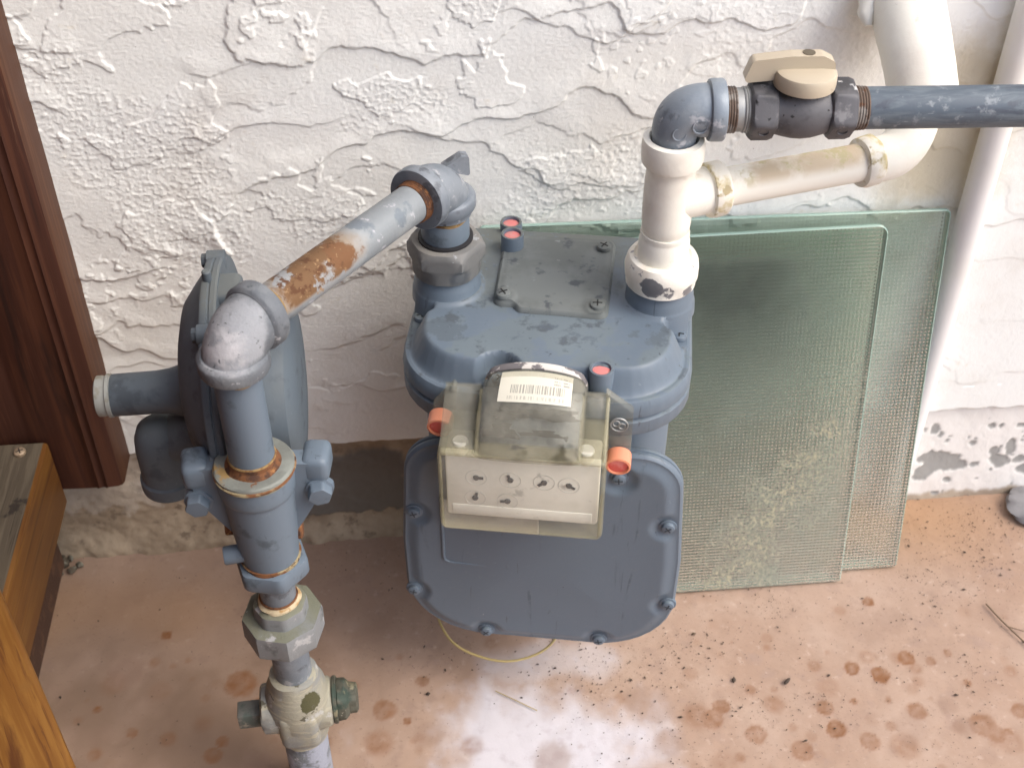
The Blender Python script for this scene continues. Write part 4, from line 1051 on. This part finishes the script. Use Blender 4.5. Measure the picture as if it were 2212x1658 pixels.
for t in (-.55, .45, 1.35, 2.15, 3.3, 4.6):
    q = DC + np.array([0, math.sin(t) * .0775, math.cos(t) * .0775])
    mk('flange_bolt', join(lathe([(.0058, -.0062), (.0068, -.0058), (.0068, .0058), (.0058, .0062)], q, X_, 28), lathe([(.0040, -.0095, .0045), (.0043, -.0090, .0048), (.0043, -.0058, .0048)], q, X_, 36, 6)), M['reg_paint_shaded'], reg)
mk('top_lug', join(box(DC + np.array([.0100, -.002, .0715]), (.020, .026, .012), bev=.005, segs=4), lathe([(.0030, 0), (.0030, .008), (.0022, .009)], DC + np.array([-.001, -.002, .0785]), up, 16)), M['reg_paint_shaded'], reg)
VZ = DC + np.array([-.0265, -.004, -.010])
vent = mk('vent_pipe', lathe([(.024, -.004), (.0185, .004), (.0158, .013), (.0148, .022), (.0145, .051), (.0138, .0522)], VZ, (-1, -.02, -.0), 44), M['reg_paint_shaded'], reg)
mk('vent_cap', lathe([(.0138, .0515), (.0150, .0522), (.0152, .0545), (.0140, .0552), (.0138, .0570), (.0141, .0580), (.0140, .0615), (.0125, .0625)], VZ, (-1, -.02, -.0), 44), M['cap_grey'], vent)
LC = np.array([-.188, -.205, 0])
mk('relief_cap', lathe([(.0185, .2880), (.0205, .2890), (.0208, .2925), (.0205, .2985), (.0188, .3000), (.0186, .3260), (.0175, .3360), (.0145, .3440), (.0095, .3485), (.004, .350)], LC, up, 48), M['reg_paint_shaded'], reg)
mk('relief_arm', tube(bez(LC + up * .322, LC + np.array([.010, .0, .336]), DC + np.array([-.012, -.006, -.042]), 10), np.linspace(.0150, .0210, 10), 32), M['reg_paint_shaded'], reg)

# ------------------------------------------------------------------ lower riser: nipple, union, gas cock, pipe
un = root('pipe_union', 'pale grey pipe union with a large faceted nut below the regulator', 'pipe union', tuple(RG + up * .19))
mk('nipple', lathe([(.0120, .242), (.0124, .244), (.0124, .2775), (.012, .278)], RG, up, 40), M['galv'], un)
mk('sealant_ring', lathe([(.0128, .2445), (.0148, .2450), (.0152, .2470), (.0130, .2492)], RG, up, 40, wob=.0009), M['ochre_pale'], un)
mk('rust_ring', torus(RG + up * .2498, up, .0126, .0010, 36, 6), M['rust'], un)
mk('collar', lathe([(.0182, .225, .0192), (.0182, .240, .0192), (.0176, .2432, .0184), (.0145, .2452, .0150)], RG, up, 64, 8, rot=.2), M['union'], un)
mk('union_nut', lathe([(.0190, .2060, .0225), (.0240, .2070, .0265), (.0262, .2090, .0283), (.0266, .2115, .0288), (.0266, .2275, .0288), (.0260, .2305, .0280), (.0190, .2315, .0200)], RG, up, 80, 8, rot=.15, wob=.0003), M['union'], un)
mk('lower_ring', lathe([(.0150, .1985), (.0172, .1995), (.0180, .2020), (.0176, .2070)], RG, up, 48, wob=.0005), M['union'], un)
lr = root('riser_pipe', 'grey vertical gas riser pipe going into the ground at the bottom', 'pipe', tuple(RG))
mk('barrel', lathe([(.0134, .158), (.0138, .160), (.0138, .1995), (.0134, .200)], RG, up, 44), M['galv'], lr)
mk('barrel', lathe([(.0172, -.03), (.0172, .0), (.0172, .086), (.0166, .087)], RG, up, 44), M['galv_white'], lr)
ck = root('gas_cock', 'crusted cream and grey gas cock with a bronze plug below the union', 'gas valve', tuple(RG + up * .08))
K = .93
mk('body', join(lathe([(.0165, .0815), (.0192, .0835), (.0198, .0890), (.0196, .0960), (.0215, .1030), (.0245, .1130), (.0255, .1230), (.0248, .1330), (.0215, .1450), (.0188, .1540), (.0180, .1595), (.0150, .1610)], RG, up, 56, wob=.0008),
                lathe([(.0170, -.0285), (.0190, -.0270), (.0198, -.0200), (.0196, -.012), (.0215, 0), (.0205, .014), (.0190, .0230), (.0172, .0255)], RG + up * .118, (1, .05, .0), 48, wob=.0008),
                box(RG + np.array([0, -.0165, .112]), (.030, .016, .040), bev=.006, segs=3)), M['cock'], ck)
mk('tail_plug', box(RG + np.array([-.0370, -.002, .113]), (.020, .0150, .0160), rotz=.05, bev=.0012), M['plug_grey'], ck)
mk('washer', lathe([(.0170, .0255), (.0182, .0262), (.0182, .0285), (.0170, .0292)], RG + up * .119, (1, .05, 0), 40), M['bronze'], ck)
mk('plug_nut', lathe([(.0150, .0290, .0166), (.0156, .0298, .0172), (.0152, .0350, .0170), (.0132, .0372, .0145), (.0118, .0382, .0126), (.0112, .0435, .0118), (.0095, .0448, .0098)], RG + up * .119, (1, .05, 0), 60, 6, rot=.2, wob=.0004), M['bronze'], ck)

# ------------------------------------------------------------------ white conduit by the wall
cd = tube([(.4605, -.0145, z) for z in (-.02, .1, .3, .5, .8, 1.6)], .0117, 40)
tag(mk('conduit_pipe', cd, M['conduit'], loc=(.4605, -.0145, 0)), 'thin white vertical conduit pipe fixed to the wall beside the glass sheets', 'conduit')

# ------------------------------------------------------------------ leaning glass sheets
def sheet(name, label, x0, x1, yb, yt, H_, mg_, t=.005, rc=.012, tilt=0.0, slide=0.0):
    ang = math.atan2(yt - yb, H_)
    o = root(name, label, 'glass sheet', (x0, yb, 0))
    ca, sa = math.cos(ang), math.sin(ang)
    Ls = H_ / ca
    poly = roundpoly([(0, 0), (x1 - x0, 0), (x1 - x0 + slide, Ls), (slide, Ls + tilt)], [.003, .003, rc, rc], 6)
    # local frame of the sheet: build upright, then lean it by rotating the part itself
    def fm(p): return np.array([p[0], p[2], p[1]])
    rows = []
    for ins, d in ((.0012, -t / 2), (.0003, -t / 2 + .0008), (.0003, t / 2 - .0008), (.0012, t / 2)):
        q = inset(poly, ins); rows.append(np.c_[q[:, 0], np.full(len(q), d), q[:, 1]])
    v, f = rings(np.array(rows))
    nE = len(f) - 2
    me = bpy.data.meshes.new('pane'); me.from_pydata(v.tolist(), [], [list(map(int, q)) for q in f])
    me.materials.append(mg_); me.materials.append(M['glass_edge'])
    me.polygons.foreach_set('material_index', np.array([1] * nE + [0, 0], dtype=np.int32)); me.update()
    p = bpy.data.objects.new('pane', me); col.objects.link(p); p.parent = o
    p.rotation_euler = (-ang, 0, 0); p.location = (0, 0, .0004)
    return o
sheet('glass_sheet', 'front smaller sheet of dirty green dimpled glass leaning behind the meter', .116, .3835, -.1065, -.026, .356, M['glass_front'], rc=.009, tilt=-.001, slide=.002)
sheet('glass_sheet', 'larger back sheet of pale green dimpled glass leaning against the wall beside the conduit', .0475, .4425, -.0935, -.010, .357, M['glass_back'], rc=.005, tilt=.006, slide=.001)

# ------------------------------------------------------------------ small things on the ground
wp = [(-.012, -.118, .100), (-.006, -.165, .072), (.004, -.188, .060), (.020, -.200, .055), (.0496, -.2114, .052), (.0756, -.2089, .054), (.098, -.200, .060), (.115, -.165, .085), (.118, -.14, .108)]
def smooth(p, n=40):
    p = np.array(p); t = np.arange(len(p)); s = np.linspace(0, len(p) - 1, n)
    q = np.c_[[np.interp(s, t, p[:, k]) for k in range(3)]].T
    for _ in range(6): q[1:-1] = (q[:-2] + q[1:-1] * 2 + q[2:]) / 4
    return q
tag(mk('yellow_wire', tube(smooth(wp), .0011, 10), M['wire'], loc=(.05, -.2, .05)), 'thin yellow wire looping under the bottom of the gas meter', 'wire')

def debris():
    r = np.random.default_rng(21)
    V = []; F = []; n = 0
    def dens(x, y):
        d = .10 + .9 * sstep(.02, .25, x)
        d *= .25 + 1.2 * sstep(-.28, -.16, y)
        d *= .25 + 1.5 * sstep(.0, .5, fbm(np.array([x * 9]), np.array([y * 9]), 3, 51)[0])
        d += 1.3 * math.exp(-((x - .475) / .05) ** 2 - ((y + .115) / .025) ** 2) + 1.4 * math.exp(-((x - .15) / .06) ** 2 - ((y + .19) / .025) ** 2) + .9 * math.exp(-((x - .235) / .04) ** 2 - ((y + .17) / .03) ** 2) + 1.6 * math.exp(-((x - .57) / .06) ** 2 - ((y + .05) / .03) ** 2)
        return d
    base = np.array([[1, 0, 0], [0, 1, 0], [-1, 0, 0], [0, -1, 0], [0, 0, .7], [0, 0, -.3]])
    ff = [[0, 1, 4], [1, 2, 4], [2, 3, 4], [3, 0, 4], [1, 0, 5], [2, 1, 5], [3, 2, 5], [0, 3, 5]]
    cnt = 0
    while cnt < 5600:
        x, y = r.uniform(-.36, .68), r.uniform(-.36, -.008)
        if r.uniform(0, 2.6) > dens(x, y): continue
        s = .00038 * r.lognormal(0, .48)
        a = r.uniform(0, 6.28); el = r.uniform(.8, 1.7)
        b = base * r.uniform(.7, 1.3, (6, 1)) * np.array([s * el, s * .8, s * .8])
        c_, s_n = math.cos(a), math.sin(a)
        b = np.c_[b[:, 0] * c_ - b[:, 1] * s_n + x, b[:, 0] * s_n + b[:, 1] * c_ + y, b[:, 2] + .0004]
        V.append(b); F += [[i + n for i in q] for q in ff]; n += 6; cnt += 1
    o = mk('grit', (np.vstack(V), F), M['speck'], sharp=0)
    o['kind'] = 'stuff'; o['label'] = 'dark grit and crumbs scattered over the pink concrete'; o['category'] = 'grit'
debris()

tag(mk('twig', join(tube(smooth([(.512, -.148, .002), (.518, -.168, .003), (.526, -.186, .003), (.536, -.205, .002)], 16), .0007, 8), tube(smooth([(.521, -.176, .003), (.529, -.181, .004), (.535, -.183, .003)], 8), .0005, 6)), M['twig'], loc=(.52, -.17, 0)), 'small dry forked twig lying on the concrete near the right edge', 'twig')
tag(mk('seed_husk', lathe([(.0004, -.0042), (.0013, -.003), (.0018, 0), (.0013, .003), (.0003, .0045)], (.3038, -.216, .0014), (1, .9, .0), 14), M['speck'], loc=(.3038, -.216, 0)), 'dark brown seed husk lying alone on the concrete at right', 'seed')
tag(mk('dry_straw', tube(smooth([(.044, -.203, .001), (.060, -.214, .0016), (.0785, -.2264, .001)], 12), .00045, 6), M['wire'], loc=(.06, -.214, 0)), 'thin pale straw lying on the white patch below the meter', 'straw')
st = lathe([(.003, 0), (.020, .001), (.026, .003), (.027, .007), (.023, .010), (.010, .0112)], (.6035, -.034, 0), (.02, .02, 1), 30, wob=.003)
tag(mk('flat_stone', st, M['stone'], loc=(.60, -.034, 0)), 'flat grey stone at the foot of the wall by the right edge', 'stone')
def soil():
    r = np.random.default_rng(8); g = []
    for k in range(26):
        s = r.uniform(.0018, .006)
        g.append(lathe([(s * .3, -s * .7), (s, 0), (s * .7, s * .6), (s * .2, s * .8)], (-.366 + r.normal(0, .010), -.022 + r.normal(0, .008), s * .6), tuple(unit(r.normal(0, 1, 3))), 7, wob=s * .2))
    tag(mk('gravel_clump', join(*g), M['soil'], loc=(-.366, -.022, 0)), 'small clump of grey gravel and soil in the corner below the fence rail', 'gravel')
soil()
print('objects', len(bpy.data.objects))
